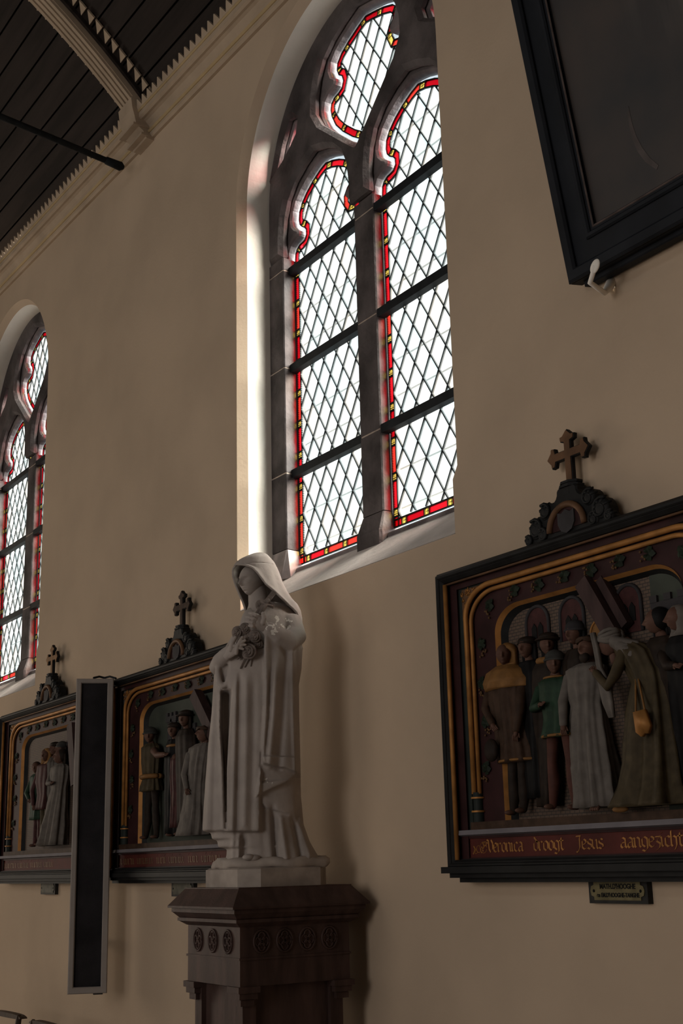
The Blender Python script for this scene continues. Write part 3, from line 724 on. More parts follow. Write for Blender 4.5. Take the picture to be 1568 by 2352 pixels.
def station_shell(S, cross_m):
    plate('outer_moulding', [rect(-.723, .723, .02, 1.10), rect(-.682, .682, .055, 1.058)], -.100, 0, M_EBON, S, .012)
    plate('outer_bead', [rect(-.712, .712, .03, 1.09), rect(-.694, .694, .045, 1.072)], -.108, -.09, M_EBON, S, .005)
    for s in (-1, 1): G().tube([(s * .677, -.086, .055), (s * .677, -.086, 1.052)], .009, 10, False).build('gilt_fillet', M_GOLD, S, True)
    G().tube([(-.677, -.084, 1.052), (.677, -.084, 1.052)], .0045, 8, False).build('gilt_line', M_GOLDD, S, True)
    plate('oxblood_cove', [rect(-.684, .684, .05, 1.06), rect(-.640, .640, .05, 1.034)], -.066, 0, M_OXBL, S, .006)
    plate('green_band', [rect(-.641, .641, .06, 1.036), rrect(-.615, .615, .08, 1.025, (.145, .105))], -.056, 0, M_GREENF, S)
    # gilt double bead round the arch, standing on small moulded bases
    arch = [(x, z) for x, z in rrect(-.592, .592, .28, 1.018, (.145, .105), 12)][1:] + [(-.592, .28)]
    arch = [(.592, .28)] + arch[1:]
    for off, r_, nm in ((0, .010, 'gilt_arch_bead'), (.022, .008, 'gilt_arch_bead')):
        q = [(x * (1 - off / .592), z - (off if z > .5 else 0)) for x, z in arch]
        G().tube([(x, -.062 + off * .3, z) for x, z in q], r_, 10, False).build(nm, M_GOLD, S, True)
    for s in (-1, 1):
        g = G(); xx = s * .584
        for z0, z1, r_ in ((.16, .215, .021), (.215, .222, .025), (.222, .262, .018), (.262, .27, .026), (.27, .285, .020)): g.tube([(xx, -.052, z0), (xx, -.052, z1)], r_, 12, False)
        g.build('colonnette_base', M_GREENF, S, 40)
        for z0 in (.219, .266): G().tube([(xx, -.052, z0 - .003), (xx, -.052, z0 + .003)], .0265, 12, False).build('gilt_ring', M_GOLD, S, 40)
    for s in (-1, 1):                                                  # pierced gilt spandrels
        g = G(); tri = [(s * .612, .905), (s * .612, 1.022), (s * .48, 1.022), (s * .53, 1.005), (s * .578, .965)]
        g.prism(tri, -.060, -.05); sp_ = g.build('gilt_spandrel', M_GOLDD, S)
        g = G(); rnd = random.Random(5)
        for k in range(26):
            cx_, cz_ = s * rnd.uniform(.50, .61), rnd.uniform(.91, 1.02)
            if pip((cx_, cz_), tri): g.tube([(cx_ + .007 * math.cos(a), -.0615, cz_ + .007 * math.sin(a)) for a in [rnd.uniform(0, 6) + q * .6 for q in range(6)]], .0022, 5, False)
        g.build('scrollwork', M_GOLD, sp_, True)
    plate('red_band', [rrect(-.612, .612, .16, 1.022, (.14, .10)), rrect(-.448, .448, .16, .928, (.13, .095))], -.045, 0, M_OXBL, S)
    ia = rrect(-.448, .448, .18, .928, (.13, .095), 12); ib = rrect(-.436, .436, .18, .917, (.12, .088), 12)
    ic = rrect(-.412, .412, .18, .900, (.11, .082), 12); nn = len(ia)
    for nm, o_, y0, i_, y1, mm in (('gilt_inner_edge', ia, -.047, ib, -.030, M_GOLD), ('inner_shadow_cove', ib, -.030, ic, -.004, M_EBON)):  # the black cove paints in the shade of the recess
        mesh_obj(nm, [(x, y0, z) for x, z in o_] + [(x, y1, z) for x, z in i_], [(k, (k + 1) % nn, (k + 1) % nn + nn, k + nn) for k in range(1, nn)], mm, S)
    for k, (x, z, a) in enumerate([(-.535, .36, 60), (-.52, .52, 110), (-.535, .66, 70), (-.52, .80, 110), (-.47, .935, 50), (-.33, .968, 10), (-.20, .965, -10), (-.07, .968, 15), (.06, .965, -10), (.19, .968, 12), (.32, .966, -10), (.47, .935, 130), (.52, .80, 70), (.535, .66, 110), (.52, .52, 70), (.535, .36, 120)]): vine(S, x, z, a, 1.05, seed=k)
    # foot: ledge, lavender weathering, inscription board, base moulding
    G().box(-.60, .60, -.080, 0, .155, .182).build('ledge', M_BROWN, S)
    g = G(); q = [(-.060, .134), (-.083, .140), (-.080, .156), (0, .157), (0, .134)]; g.add([(x, y, z) for x in (-.692, .692) for y, z in q], [(0, 1, 2, 3, 4), (9, 8, 7, 6, 5)] + [(k, k + 5, (k + 1) % 5 + 5, (k + 1) % 5) for k in range(5)]); g.build('lavender_ledge', M_LAV, S)
    G().box(-.665, .665, -.058, 0, .056, .135).build('inscription_board', M_REDB, S)
    for s in (-1, 1): G().prism([(s * .692, .052), (s * .692, .134), (s * .672, .122), (s * .672, .064)][::s], -.064, -.02).build('gilt_end_piece', M_GOLD, S)
    for z0, z1 in ((.052, .062), (.127, .136)): G().box(-.672, .672, -.064, -.03, z0, z1).build('board_rim', M_OXBL, S)
    g = G()
    for y0, z0, z1, hw in ((-.075, .047, .058, .69), (-.10, .030, .048, .715), (-.118, .010, .032, .735), (-.095, -.006, .012, .715), (-.07, -.022, -.004, .69)): g.box(-hw, hw, y0, 0, z0, z1)
    g.build('base_moulding', M_EBON, S)
    G().box(-.69, .69, -.077, -.05, .050, .054).build('gilt_line', M_GOLDD, S)
    # crest with shield, and the cross on top
    hl = [(-.215, 1.098), (-.218, 1.118), (-.190, 1.128), (-.186, 1.165), (-.160, 1.195), (-.128, 1.192), (-.130, 1.215), (-.105, 1.236), (-.072, 1.222), (-.052, 1.238), (-.05, 1.262), (-.03, 1.27)]
    o_ = smooth_poly(hl, 1, False); o_ = o_ + [(-x, z) for x, z in reversed(o_)]
    cr_ = plate('crest', [o_], -.075, -.02, M_EBON, S, .006)
    for s in (-1, 1):                                                  # carved scrolls and leaves, each its own piece
        for cx_, cz_, r_ in ((.160, 1.150, .038), (.108, 1.200, .030), (.198, 1.116, .020), (.125, 1.122, .026)):
            g = G(); g.ell((s * cx_, -.070, cz_), (r_, .016, r_), 16, 10)
            g.tube([(s * (cx_ + r_ * (1 - k / 18) * math.cos(k * .55 + 1)), -.080 - .003 * k / 18, cz_ + r_ * (1 - k / 18) * math.sin(k * .55 + 1)) for k in range(17)], [.0065 - .0002 * k for k in range(17)], 6)
            for k in range(4): a = .4 + k * .8; g.tube([(s * (cx_ + r_ * .6 * math.cos(a)), -.080, cz_ + r_ * .6 * math.sin(a)), (s * (cx_ + r_ * 1.12 * math.cos(a)), -.066, cz_ + r_ * 1.12 * math.sin(a))], [.008, .004], 6)
            g.build('acanthus', M_EBON, cr_, True)
    G().tube([(.085 * math.cos(a), -.082, 1.118 + .083 * math.sin(a)) for a in [PI * k / 16 for k in range(17)]], .0115, 10, False).build('gilt_ring', M_GOLDD, cr_, True)
    g = G(); ch = arc(0, 1.118, .074, 0, 180, 18); g.prism(ch, -.079, -.07); g.build('shield_field', M_OXBL, cr_)
    g = G(); sh = [(-.04, 1.178), (-.022, 1.172), (0, 1.184), (.022, 1.172), (.04, 1.178), (.040, 1.135), (.026, 1.112), (0, 1.102), (-.026, 1.112), (-.040, 1.135)]; g.prism(sh[::-1], -.085, -.075); g.build('shield', M_CASTLE, cr_)
    g = G()
    for r_, z0, z1 in ((.040, 1.235, 1.262), (.052, 1.262, 1.270), (.040, 1.270, 1.276), (.046, 1.276, 1.284)): g.prism_z([(r_ * math.cos(a), -.048 + r_ * .75 * math.sin(a)) for a in [2 * PI * k / 8 + PI / 8 for k in range(8)]], z0, z1)
    g.build('neck', M_EBON, cr_)
    def arm(L, wv):                                                  # one arm of the cross, pointing +z, flared lobed end
        return [(-wv, 0), (-wv, L - .045), (-.034, L - .040), (-.036, L - .022), (-.022, L - .020), (0, L), (.022, L - .020), (.036, L - .022), (.034, L - .040), (wv, L - .045), (wv, 0)]
    cz = 1.385; wv = .0165; g = G(); fc = G()
    outl = [(-wv, 1.28), (-wv, cz - wv)]
    def rot(pts_, a): ca, sa_ = math.cos(a), math.sin(a); return [(x * ca - z * sa_, x * sa_ + z * ca) for x, z in pts_]
    a1 = [(x, z) for x, z in arm(.105, wv)][1:-1]
    up_, lf_, rt_ = rot(arm(.088, wv)[1:-1], 0), rot(a1, PI / 2), rot(a1, -PI / 2)
    full = [(-wv, 1.28 - cz), (-wv, -wv)] + lf_ + [(-wv, wv)] + up_ + [(wv, wv)] + rt_ + [(wv, -wv), (wv, 1.28 - cz)]
    full = [(x, z + cz) for x, z in full]
    cx_o = plate('cross', [full], -.054, -.036, M_EBON, S, .002); cx_o.scale.x = 1 / S.scale.x; cr_.scale.x = 1 / S.scale.x
    plate('cross_face', [inset(full if parea(full) > 0 else full[::-1], .003)], -.0565, -.052, cross_m, cx_o)
def relief_bg(S, sky_x, brick=True):
    """background panel of the scene: masonry on one side, painted sky on the other"""
    G().prism(rrect(-.455, .455, .17, .935, (.12, .09))[::1], -.010, 0).build('background_panel', M_BRICK if brick else M_SKYP, S)
def arch_niche(S, x, z, r_, hh, mt=M_MAROON):
    pl = plate('painted_arch', [[(x - r_, z), (x + r_, z)] + [(x + r_ * math.cos(a), z + hh + r_ * math.sin(a)) for a in [PI * k / 12 for k in range(13)]]], -.014, -.009, mt, S)
    G().tube([(x - r_, -.014, z)] + [(x - r_ * math.cos(a), -.014, z + hh + r_ * math.sin(a)) for a in [PI * k / 12 for k in range(13)]] + [(x + r_, -.014, z)], .0065, 8, False).build('arch_moulding', M_CASTLE, pl, True)
    for s in (-1, 1): G().prism([(x + s * .016 - .013, z + hh * .35), (x + s * .016 + .013, z + hh * .35), (x + s * .016 + .013, z + hh * .8), (x + s * .016, z + hh * .8 + .016), (x + s * .016 - .013, z + hh * .8)], -.017, -.012).build('window_light', M_BLACKP, pl)
def battlement(S, x0, x1, z0, z1, nmer):
    g = G(); g.box(x0, x1, -.020, -.008, z0, z1); wdt = (x1 - x0) / (2 * nmer - 1)
    for k in range(nmer): g.box(x0 + 2 * k * wdt, x0 + (2 * k + 1) * wdt, -.022, -.008, z1, z1 + .022)
    g.build('battlement', M_CASTLE, S)
def beam(S, a, b, wd, yy0=-.075, yy1=-.03, name='carried_cross'):
    d = Vector((b[0] - a[0], b[1] - a[1])).normalized(); nx, nz = -d.y * wd / 2, d.x * wd / 2
    G().prism([(a[0] + nx, a[1] + nz), (a[0] - nx, a[1] - nz), (b[0] - nx, b[1] - nz), (b[0] + nx, b[1] + nz)], yy0, yy1).build(name, M_TIMB, S)
R3X = -3.96 + .836; ZR = ZC - .052
def station(xc, label, cross_m, wide=1.0):
    S = empty('station_relief', (xc, 0, ZR)); S.scale.x = wide; tag(S, label, 'relief', 'carved stations along the wall'); station_shell(S, cross_m); return S
def leg(x0, x1, zt_, zf, y=-.045, kx=0): return [(x0, y, zt_), ((x0 + x1) / 2 + kx, y - .004, (zt_ + zf) / 2 + .03), ((x0 + x1) / 2 + kx, y, (zt_ + zf) / 2 - .03), (x1, y - .004, zf + .012)]

# ---- the large relief: a woman holds a cloth to a man in a pale robe
S3 = station(R3X, 'framed polychrome relief of a woman holding a cloth, readable gilt gothic lettering on red board', M_GOLDD)
relief_bg(S3, .28)
for x in (-.255, -.08): arch_niche(S3, x, .76, .058, .085)
arch_niche(S3, .185, .74, .055, .10)
G().prism([(.282, .17), (.436, .17), (.436, .84), (.40, .90), (.282, .917)], -.012, -.006).build('painted_sky', M_SKYP, S3)
battlement(S3, .285, .43, .60, .815, 3)
beam(S3, (.035, .93), (.16, .725), .058)
G().tube([(.035, -.05, .915), (.1, -.05, .80)], .003, 5).build('beam_edge', M_BLACKP, S3)
beam(S3, (.095, .93), (.195, .76), .030, -.05, -.02, 'beam_shadow_side')
figure(S3, 'carved_figure', (-.402, .752), hat=('hood', M_OCHRE), robe=[(.700, -.40, .052), (.675, -.39, .092), (.60, -.385, .098), (.50, -.375, .088), (.44, -.365, .090), (.375, -.352, .105)], robe_m=M_BROWN, yaw=.75, hs=.036,
       legs=[leg(-.385, -.40, .40, .195), leg(-.335, -.345, .40, .20)], leg_m=M_UMBER, arms=[[(-.475, -.05, .655), (-.495, -.07, .57), (-.43, -.095, .51)], [(-.31, -.05, .655), (-.295, -.08, .55), (-.305, -.095, .475)]],
       extra=[('shoulder_cape', (lambda g: (draped(g, [(.712, -.398, .048), (.690, -.395, .095), (.655, -.39, .118), (.628, -.388, .112)], -.045, .62, 5, .06, 2), g)[1])(G()), M_OCHRE),
              ('pouch', G().ell((-.44, -.098, .42), (.034, .018, .04), 12, 8), M_UMBER), ('hem_band', G().tube([(-.352 + .096 * math.cos(a), -.04 + .058 * math.sin(a), .380) for a in [2 * PI * k / 24 for k in range(25)]], .005, 6, False), M_OCHRE)])
figure(S3, 'carved_figure', (-.298, .762), hat=('cap', M_UMBER), hair=M_BLACKP, robe=[(.715, -.298, .045), (.67, -.29, .07), (.45, -.28, .075), (.25, -.275, .07)], robe_m=M_BLACKP, yaw=.3, yc=-.022, hs=.036)
figure(S3, 'carved_figure', (-.188, .757), hat=('brim', M_UMBER), hair=M_BLACKP, robe=[(.705, -.2, .05), (.67, -.2, .075), (.45, -.225, .07), (.22, -.24, .055)], robe_m=M_UMBER, yaw=.95, yc=-.024, hs=.036,
       extra=[('collar', G().tube([(-.195 + .034 * math.cos(a), -.03 + .03 * math.sin(a), .702) for a in [2 * PI * k / 16 for k in range(17)]], .011, 8, False), M_OCHRE)])
figure(S3, 'carved_figure', (-.128, .682), hat=('helmet', M_STEEL), hair=M_BLACKP, robe=[(.64, -.14, .040), (.622, -.142, .072), (.56, -.14, .072), (.50, -.135, .062), (.44, -.128, .088)], robe_m=M_GREENP, yaw=.85, hs=.036, yc=-.052,
       legs=[leg(-.165, -.185, .45, .205, -.055), leg(-.09, -.068, .45, .198, -.06)], leg_m=M_HOSE, arms=[[(-.205, -.06, .605), (-.225, -.08, .54), (-.16, -.11, .545)]],
       extra=[('hem_band', G().tube([(-.128 + .080 * math.cos(a), -.052 + .048 * math.sin(a), .443) for a in [2 * PI * k / 24 for k in range(25)]], .005, 6, False), M_OCHRE), ('neck_band', G().tube([(-.138 + .042 * math.cos(a), -.056 + .03 * math.sin(a), .636) for a in [2 * PI * k / 18 for k in range(19)]], .004, 6, False), M_OCHRE)])
figure(S3, 'carved_figure', (-.050, .772), hat=('helmet', M_CASTLE), hair=M_BLACKP, robe=[(.72, -.05, .045), (.68, -.05, .07), (.45, -.04, .07), (.25, -.03, .06)], robe_m=M_UMBER, yaw=.1, yc=-.024, hs=.036)
g = G(); draped(g, [(.50, .035, .03), (.3, .0, .035), (.19, -.01, .05)], -.06)
jes = figure(S3, 'carved_figure', (.045, .706), hair=M_UMBER, robe=[(.66, .03, .045), (.645, .02, .082), (.58, .015, .082), (.53, .012, .066), (.45, .012, .078), (.33, .020, .092), (.205, .030, .105)], robe_m=M_WHITEP, yaw=.12, pitch=.05, hs=.040, yc=-.058, folds=9, amp=.13,
       arms=[[(-.055, -.065, .625), (-.075, -.085, .545), (-.058, -.105, .47)]],
       extra=[('crown_of_thorns', (lambda g: [g.tube([(.045 + .036 * math.cos(a + k), -.07 + .034 * math.sin(a + k), .732 + .006 * math.sin(3 * a + 2 * k)) for a in [2 * PI * q / 16 for q in range(17)]], .0045, 6, False) for k in range(3)] and g)(G()), M_BROWN),
              ('beard', G().ell((.048, -.092, .676), (.020, .014, .018), 12, 8), M_UMBER),
              ('foot', (lambda g: [g.tube([(.05 + .008 * k, -.10, .205), (.055 + .010 * k, -.118, .196)], .0055, 6) for k in range(4)] and g)(G()), M_SKIN)])
g = G(); g.tube([(.082 + .046 * math.cos(a), -.045, .752 + .046 * math.sin(a)) for a in [2 * PI * k / 24 for k in range(25)]], .004, 6, False); g.build('halo_rim', M_GOLD, jes, True)
G().prism([(.082 + .044 * math.cos(a), .752 + .044 * math.sin(a)) for a in [2 * PI * k / 24 for k in range(24)]], -.044, -.040).build('halo', M_OCHRE, jes)
vr = figure(S3, 'carved_figure', (.150, .705), hat=('turban', M_WHITEP), robe=[(.695, .215, .055), (.665, .25, .075), (.60, .285, .072), (.565, .295, .066), (.48, .29, .092), (.33, .285, .115), (.25, .28, .14), (.198, .275, .175)], robe_m=M_OLIVE, yaw=-1.15, pitch=.25, hs=.038, yc=-.062, folds=8, amp=.14,
       arms=[[(.225, -.09, .665), (.20, -.11, .60), (.172, -.12, .565), (.118, -.115, .615)]],
       extra=[('shawl', (lambda g: [g.tube([(.13 + .02 * k, -.075 - .003 * k, .73 - .012 * k), (.20 + .02 * k, -.09, .70 - .016 * k), (.265 + .01 * k, -.07, .685 - .02 * k)], [.016, .02, .014], 8) for k in range(4)] and g)(G()), M_WHITEP),
              ('held_cloth', (lambda g: (g.loft([[(x + wv * math.cos(a), -.104 + .006 * math.sin(a) + .004 * math.sin(3 * a), z) for a in [2 * PI * k / 16 for k in range(16)]] for x, z, wv in ((.108, .745, .009), (.118, .70, .010), (.128, .63, .010), (.142, .58, .024), (.152, .52, .022), (.165, .47, .011))]), g)[1])(G()), M_WHITEP),
              ('purse', (lambda g: (g.prism([(.300, .470), (.345, .474), (.362, .425), (.350, .402), (.338, .405), (.325, .395), (.305, .410)][::-1], -.150, -.135), g)[1])(G()), M_GOLD),
              ('purse_strap', G().tube([(.275, -.10, .575), (.305, -.142, .472)], .0035, 6).tube([(.285, -.10, .58), (.342, -.142, .474)], .0035, 6), M_OCHRE),
              ('shoe', G().ell((.165, -.10, .192), (.034, .014, .010), 10, 6), M_OCHRE)])
figure(S3, 'carved_figure', (.325, .752), hair=M_BLACKP, robe=[(.70, .335, .05), (.67, .34, .08), (.45, .36, .08), (.2, .37, .09)], robe_m=M_UMBER, yaw=-.9, yc=-.030, hs=.038, arms=[[(.36, -.06, .64), (.40, -.09, .60), (.435, -.10, .595)]])
figure(S3, 'carved_figure', (.415, .745), hat=('veil', M_WHITEP), robe=[(.69, .42, .05), (.66, .42, .075), (.45, .43, .08), (.2, .44, .10)], robe_m=M_BLACKP, yaw=-.7, yc=-.035, hs=.037)
for wd_, xa, xb in (('Veronica', .302, .487), ('droogt', .545, .690), ('Jesus', .755, .872), ('aangezicht', .950, 1.205)):
    w0 = sum(GLY[c][0] for c in wd_) - .1; k = (xb - xa) / w0
    g = G(); write(wd_, xa - .836, .078, .031, k, -.0582, g); g.build('inscription_word', M_GOLD, S3)
g = G(); rnd = random.Random(2)
for cx_, cz_, r_, a0, a1 in ((.275, .095, .019, 0, 6.0), (.248, .090, .012, 1, 6.5), (.232, .085, .010, 2, 6), (.285, .105, .010, 0, 4)):
    q = [(cx_ - .836 + r_ * math.cos(a0 + (a1 - a0) * k / 12), -.0586, cz_ + r_ * math.sin(a0 + (a1 - a0) * k / 12)) for k in range(13)]; g.tube(q, .0011, 4, False)
for k in range(6): g.ell((rnd.uniform(.212, .30) - .836, -.0586, rnd.uniform(.072, .112)), (.003, .001, .003), 6, 4)
for x, z in ((.272, .10), (.222, .088)): g.tube([(x - .836, -.0586, z + .012), (x - .826, -.0586, z), (x - .838, -.0586, z - .01)], .0028, 5)
g.build('initial_flourish', M_GOLD, S3)

# ---- second relief: a soldier on the left, the cross-bearer in a robe
S2 = station(R3X - 3.01, 'framed relief with a gold-belted soldier reaching out, half hidden behind the white statue', M_BROWN, 1.18)
_before = set(S2.children)
relief_bg(S2, -1, False)
g = G(); g.box(-.385, -.30, -.020, -.008, .60, .80); g.box(-.395, -.29, -.024, -.008, .80, .83)
for k in range(3): g.box(-.395 + .04 * k, -.375 + .04 * k, -.024, -.008, .83, .85)
g.build('castle_tower', M_CASTLE, S2)
for z in (.72, .79): G().prism([(-.35, z), (-.335, z), (-.335, z + .02), (-.342, z + .028), (-.35, z + .02)], -.024, -.018).build('tower_window', M_BLACKP, S2)
battlement(S2, -.29, -.10, .60, .745, 4)
beam(S2, (-.045, .905), (.20, .60), .060)
_f = figure(S2, 'carved_figure', (-.43, .742), hat=('helmet', M_STEEL), robe=[(.70, -.43, .045), (.68, -.43, .075), (.60, -.425, .075), (.52, -.42, .062), (.45, -.415, .088)], robe_m=M_OLIVE, yaw=.9, hs=.038, yc=-.05, folds=11,
       legs=[leg(-.44, -.475, .46, .20), leg(-.39, -.36, .46, .20)], leg_m=M_UMBER, arms=[[(-.36, -.07, .655), (-.29, -.09, .625), (-.20, -.10, .62)]], sleeve_m=M_SKIN,
       extra=[('belt', G().tube([(-.42 + .068 * math.cos(a), -.05 + .046 * math.sin(a), .525) for a in [2 * PI * k / 20 for k in range(21)]], .013, 8, False), M_OCHRE)])
_f.location.x -= .07
figure(S2, 'carved_figure', (-.285, .748), hat=('cap', M_UMBER), hair=M_BLACKP, robe=[(.70, -.285, .05), (.66, -.28, .08), (.45, -.27, .08), (.22, -.27, .075)], robe_m=M_BLACKP, yaw=.7, yc=-.03, hs=.037,
       extra=[('gilt_collar', G().tube([(-.265 + .038 * math.cos(a), -.055 + .02 * math.sin(a), .665) for a in [PI + PI * k / 10 for k in range(11)]], .008, 6), M_OCHRE)])
figure(S2, 'carved_figure', (-.165, .792), hat=('brim', M_UMBER), hair=M_UMBER, robe=[(.74, -.165, .05), (.70, -.16, .08), (.5, -.14, .085), (.25, -.14, .08)], robe_m=M_UMBER, yaw=.6, yc=-.032, hs=.040)
figure(S2, 'carved_figure', (-.22, .60), robe=[(.60, -.235, .045), (.50, -.225, .055), (.40, -.215, .05), (.25, -.23, .045)], robe_m=M_MAROON, yc=-.052, hs=.02, folds=9, legs=[leg(-.25, -.27, .3, .205), leg(-.2, -.19, .3, .205)], leg_m=M_UMBER)
_f = figure(S2, 'carved_figure', (-.02, .690), hair=M_UMBER, robe=[(.645, -.045, .05), (.625, -.065, .085), (.53, -.09, .085), (.45, -.10, .08), (.33, -.10, .10), (.205, -.11, .125)], robe_m=M_WHITEP, yaw=-.3, pitch=.2, hs=.040, yc=-.058, folds=10, amp=.14,
       arms=[[(-.12, -.09, .60), (-.14, -.11, .50), (-.10, -.12, .43)]], extra=[('crown_of_thorns', (lambda g: [g.tube([(-.02 + .037 * math.cos(a + k), -.07 + .036 * math.sin(a + k), .715 + .006 * math.sin(3 * a + 2 * k)) for a in [2 * PI * q / 16 for q in range(17)]], .005, 6, False) for k in range(3)] and g)(G()), M_BROWN)])
_f.location.x += .09
for o_ in S2.children:
    if o_ not in _before and o_.name.split('.')[0] != 'background_panel': o_.location.x += o_.get('shift', .19)
g = G()
for wd_, xa, xb in (('iuini', .20, .38), ('uinuiun', .41, .575), ('iuni', .62, .71), ('uinuiu', .745, .885), ('iun', .935, 1.02), ('uiniuu', 1.06, 1.22)):
    w0 = sum(GLY[c][0] for c in wd_) - .1; g = G(); write(wd_, xa - .836, .076, .032, (xb - xa) / w0, -.0582, g); g.build('worn_word', M_GOLDD, S2)

# ---- third relief, half hidden by the loudspeaker
S1 = station(R3X - 4.93, 'framed relief with a man in maroon tunic, partly covered by the tall column loudspeaker', M_OCHRE, 1.2)
_before = set(S1.children)
relief_bg(S1, -1, True)
for x in (-.20, -.10): arch_niche(S1, x, .70, .036, .10)
beam(S1, (.02, .92), (.10, .55), .07)
figure(S1, 'carved_figure', (-.475, .70), hair=M_BROWN, robe=[(.66, -.475, .04), (.64, -.48, .065), (.55, -.475, .062), (.48, -.46, .058), (.37, -.45, .075)], robe_m=M_GREENP, yaw=.8, hs=.035, yc=-.052, legs=[leg(-.47, -.49, .39, .20), leg(-.42, -.41, .39, .205)], leg_m=M_MAROON, arms=[[(-.53, -.06, .62), (-.545, -.09, .54), (-.48, -.10, .50)]])
figure(S1, 'carved_figure', (-.345, .768), hat=('veil', M_OCHRE), hair=M_BLACKP, robe=[(.72, -.35, .05), (.70, -.355, .088), (.60, -.36, .09), (.52, -.35, .075), (.43, -.345, .095)], robe_m=M_MAROON, yaw=.6, hs=.039, yc=-.045, legs=[leg(-.38, -.37, .45, .20), leg(-.31, -.30, .45, .2)], leg_m=M_OLIVE, arms=[[(-.43, -.06, .66), (-.455, -.09, .55), (-.41, -.10, .46)]])
figure(S1, 'carved_figure', (-.255, .80), hat=('cap', M_UMBER), hair=M_UMBER, robe=[(.75, -.255, .05), (.71, -.25, .08), (.5, -.24, .08), (.25, -.24, .07)], robe_m=M_UMBER, yaw=.2, yc=-.028, hs=.038)
figure(S1, 'carved_figure', (-.165, .79), hat=('helmet', M_STEEL), hair=M_UMBER, robe=[(.74, -.165, .05), (.70, -.165, .07), (.5, -.16, .07), (.25, -.16, .07)], robe_m=M_BLACKP, yaw=-.1, yc=-.026, hs=.037)
figure(S1, 'carved_figure', (-.105, .735), hair=M_UMBER, robe=[(.69, -.115, .05), (.67, -.12, .085), (.60, -.125, .085), (.54, -.13, .072), (.40, -.16, .10), (.205, -.20, .135)], robe_m=M_WHITEP, yaw=-.2, pitch=.15, hs=.042, yc=-.058, folds=9, amp=.15, arms=[[(-.19, -.08, .64), (-.175, -.11, .575), (-.11, -.12, .575)]])
for o_ in S1.children:
    if o_ not in _before and o_.name.split('.')[0] != 'background_panel': o_.location.x += o_.get('shift', .31)
g = G()
for wd_, xa, xb in (('iuinu', .21, .40), ('uinui', .44, .60), ('iuniu', .64, .80), ('uinu', .84, .96)):
    w0 = sum(GLY[c][0] for c in wd_) - .1; g = G(); write(wd_, xa - .836, .076, .032, (xb - xa) / w0, -.0582, g); g.build('worn_word', M_GOLDD, S1)

# ---- name plaques below the frames
M_BRASS = mat('tarnished_brass', (0.1637, 0.1399, 0.0739), 0.45, 0.25, 25, metallic=0.35)
M_PLQ = mat('plaque_wood', (0.0297, 0.0277, 0.0251), 0.6, 0.3, 20)
M_INK = mat('black_enamel', (0.0079, 0.0073, 0.0066), 0.6)
def text_mesh(body, x, z, hgt, y, parent, width=None, name='engraved_line', bold=0.0):
    cu_ = bpy.data.curves.new('txt', 'FONT'); cu_.body = body; cu_.size = hgt; cu_.align_x = 'CENTER'; cu_.align_y = 'CENTER'; cu_.extrude = .0006; cu_.offset = bold
    t = bpy.data.objects.new('tmp', cu_); C.objects.link(t); dg = bpy.context.evaluated_depsgraph_get(); dg.update()
    me = bpy.data.meshes.new_from_object(t.evaluated_get(dg)); bpy.data.objects.remove(t)
    xs = [v.co.x for v in me.vertices]; k = (width / (max(xs) - min(xs))) if width else 1.0
    for v in me.vertices: a, b, c = v.co; v.co = (x + a * k, y - c, z + b)
    me.materials.clear(); me.materials.append(M_INK)
    o = bpy.data.objects.new(name, me); C.objects.link(o); o.parent = parent; return o
M_BRASSD = mat('blackened_brass', (0.0675, 0.0630, 0.0405), 0.55, 0.4, 25)
def plaque(xc, label, text, w2=.128, z1=-.012, z0=-.088):
    P_ = empty('name_plaque', (xc, 0, ZR)); tag(P_, label, 'plaque', 'plaques under the reliefs')
    G().prism(rect(-w2, w2, z0, z1), -.022, 0).build('wooden_back', M_PLQ, P_)
    a, b = w2 - .014, (z0 + z1) / 2; hh = (z1 - z0) / 2 - .010
    pl = [(-a + .012, b - hh), (a - .012, b - hh), (a - .012, b - hh + .010), (a, b - hh + .014), (a + .004, b), (a, b + hh - .014), (a - .012, b + hh - .010), (a - .012, b + hh), (-a + .012, b + hh), (-a + .012, b + hh - .010), (-a, b + hh - .014), (-a - .004, b), (-a, b - hh + .014), (-a + .012, b - hh + .010)]
    G().prism(pl, -.025, -.02).build('brass_plate', M_BRASS if text else M_BRASSD, P_)
    for s in (-1, 1): G().ell((s * (a - .012), -.025, b), (.005, .003, .005), 8, 6).build('screw', M_INK, P_)
    for body, dz, hgt, wdt in text: text_mesh(body, 0.004, b + dz, hgt, -.0256, P_, wdt, bold=.0006)
    return P_
plaque(R3X + .045, 'wooden plaque with two black lines of names on a brass plate below the relief', [("MATH.D'HOOGHE", .013, .021, .155), ("en EM.D'HOOGHE-TANGHE", -.013, .018, .185)])
plaque(R3X - 3.04, 'dark plaque just above the pedestal, under the relief behind the statue', [("", 0, .02, None)] and [], .125)
plaque(R3X - 4.95, 'small dark plaque beside the tall loudspeaker, under the relief', [], .125)
# ================================================================ pedestal and statue
M_WALNUT = mat('dark_walnut', (0.060, 0.036, 0.030), 0.5, 0.3, 5, 0.1, 60, stretch=(4, 4, 0.7))
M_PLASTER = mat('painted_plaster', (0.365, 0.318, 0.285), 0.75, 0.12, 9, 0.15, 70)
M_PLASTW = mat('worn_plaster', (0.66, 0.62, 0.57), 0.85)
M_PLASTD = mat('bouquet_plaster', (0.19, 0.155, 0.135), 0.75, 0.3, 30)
M_PLTOP = mat('plinth_paint', (0.34, 0.29, 0.25), 0.8, 0.2, 12)
PX, PY = -4.70, -0.355                                               # pedestal axis
ped = empty('statue_pedestal', (PX, PY, 0)); tag(ped, 'dark carved wooden pedestal with quatrefoil frieze, carrying the veiled statue', 'pedestal')
def sq(i, dx=.28, dy=.3035): return [(-dx + i, -dy + i), (dx - i, -dy + i), (dx - i, dy - i), (-dx + i, dy - i)]
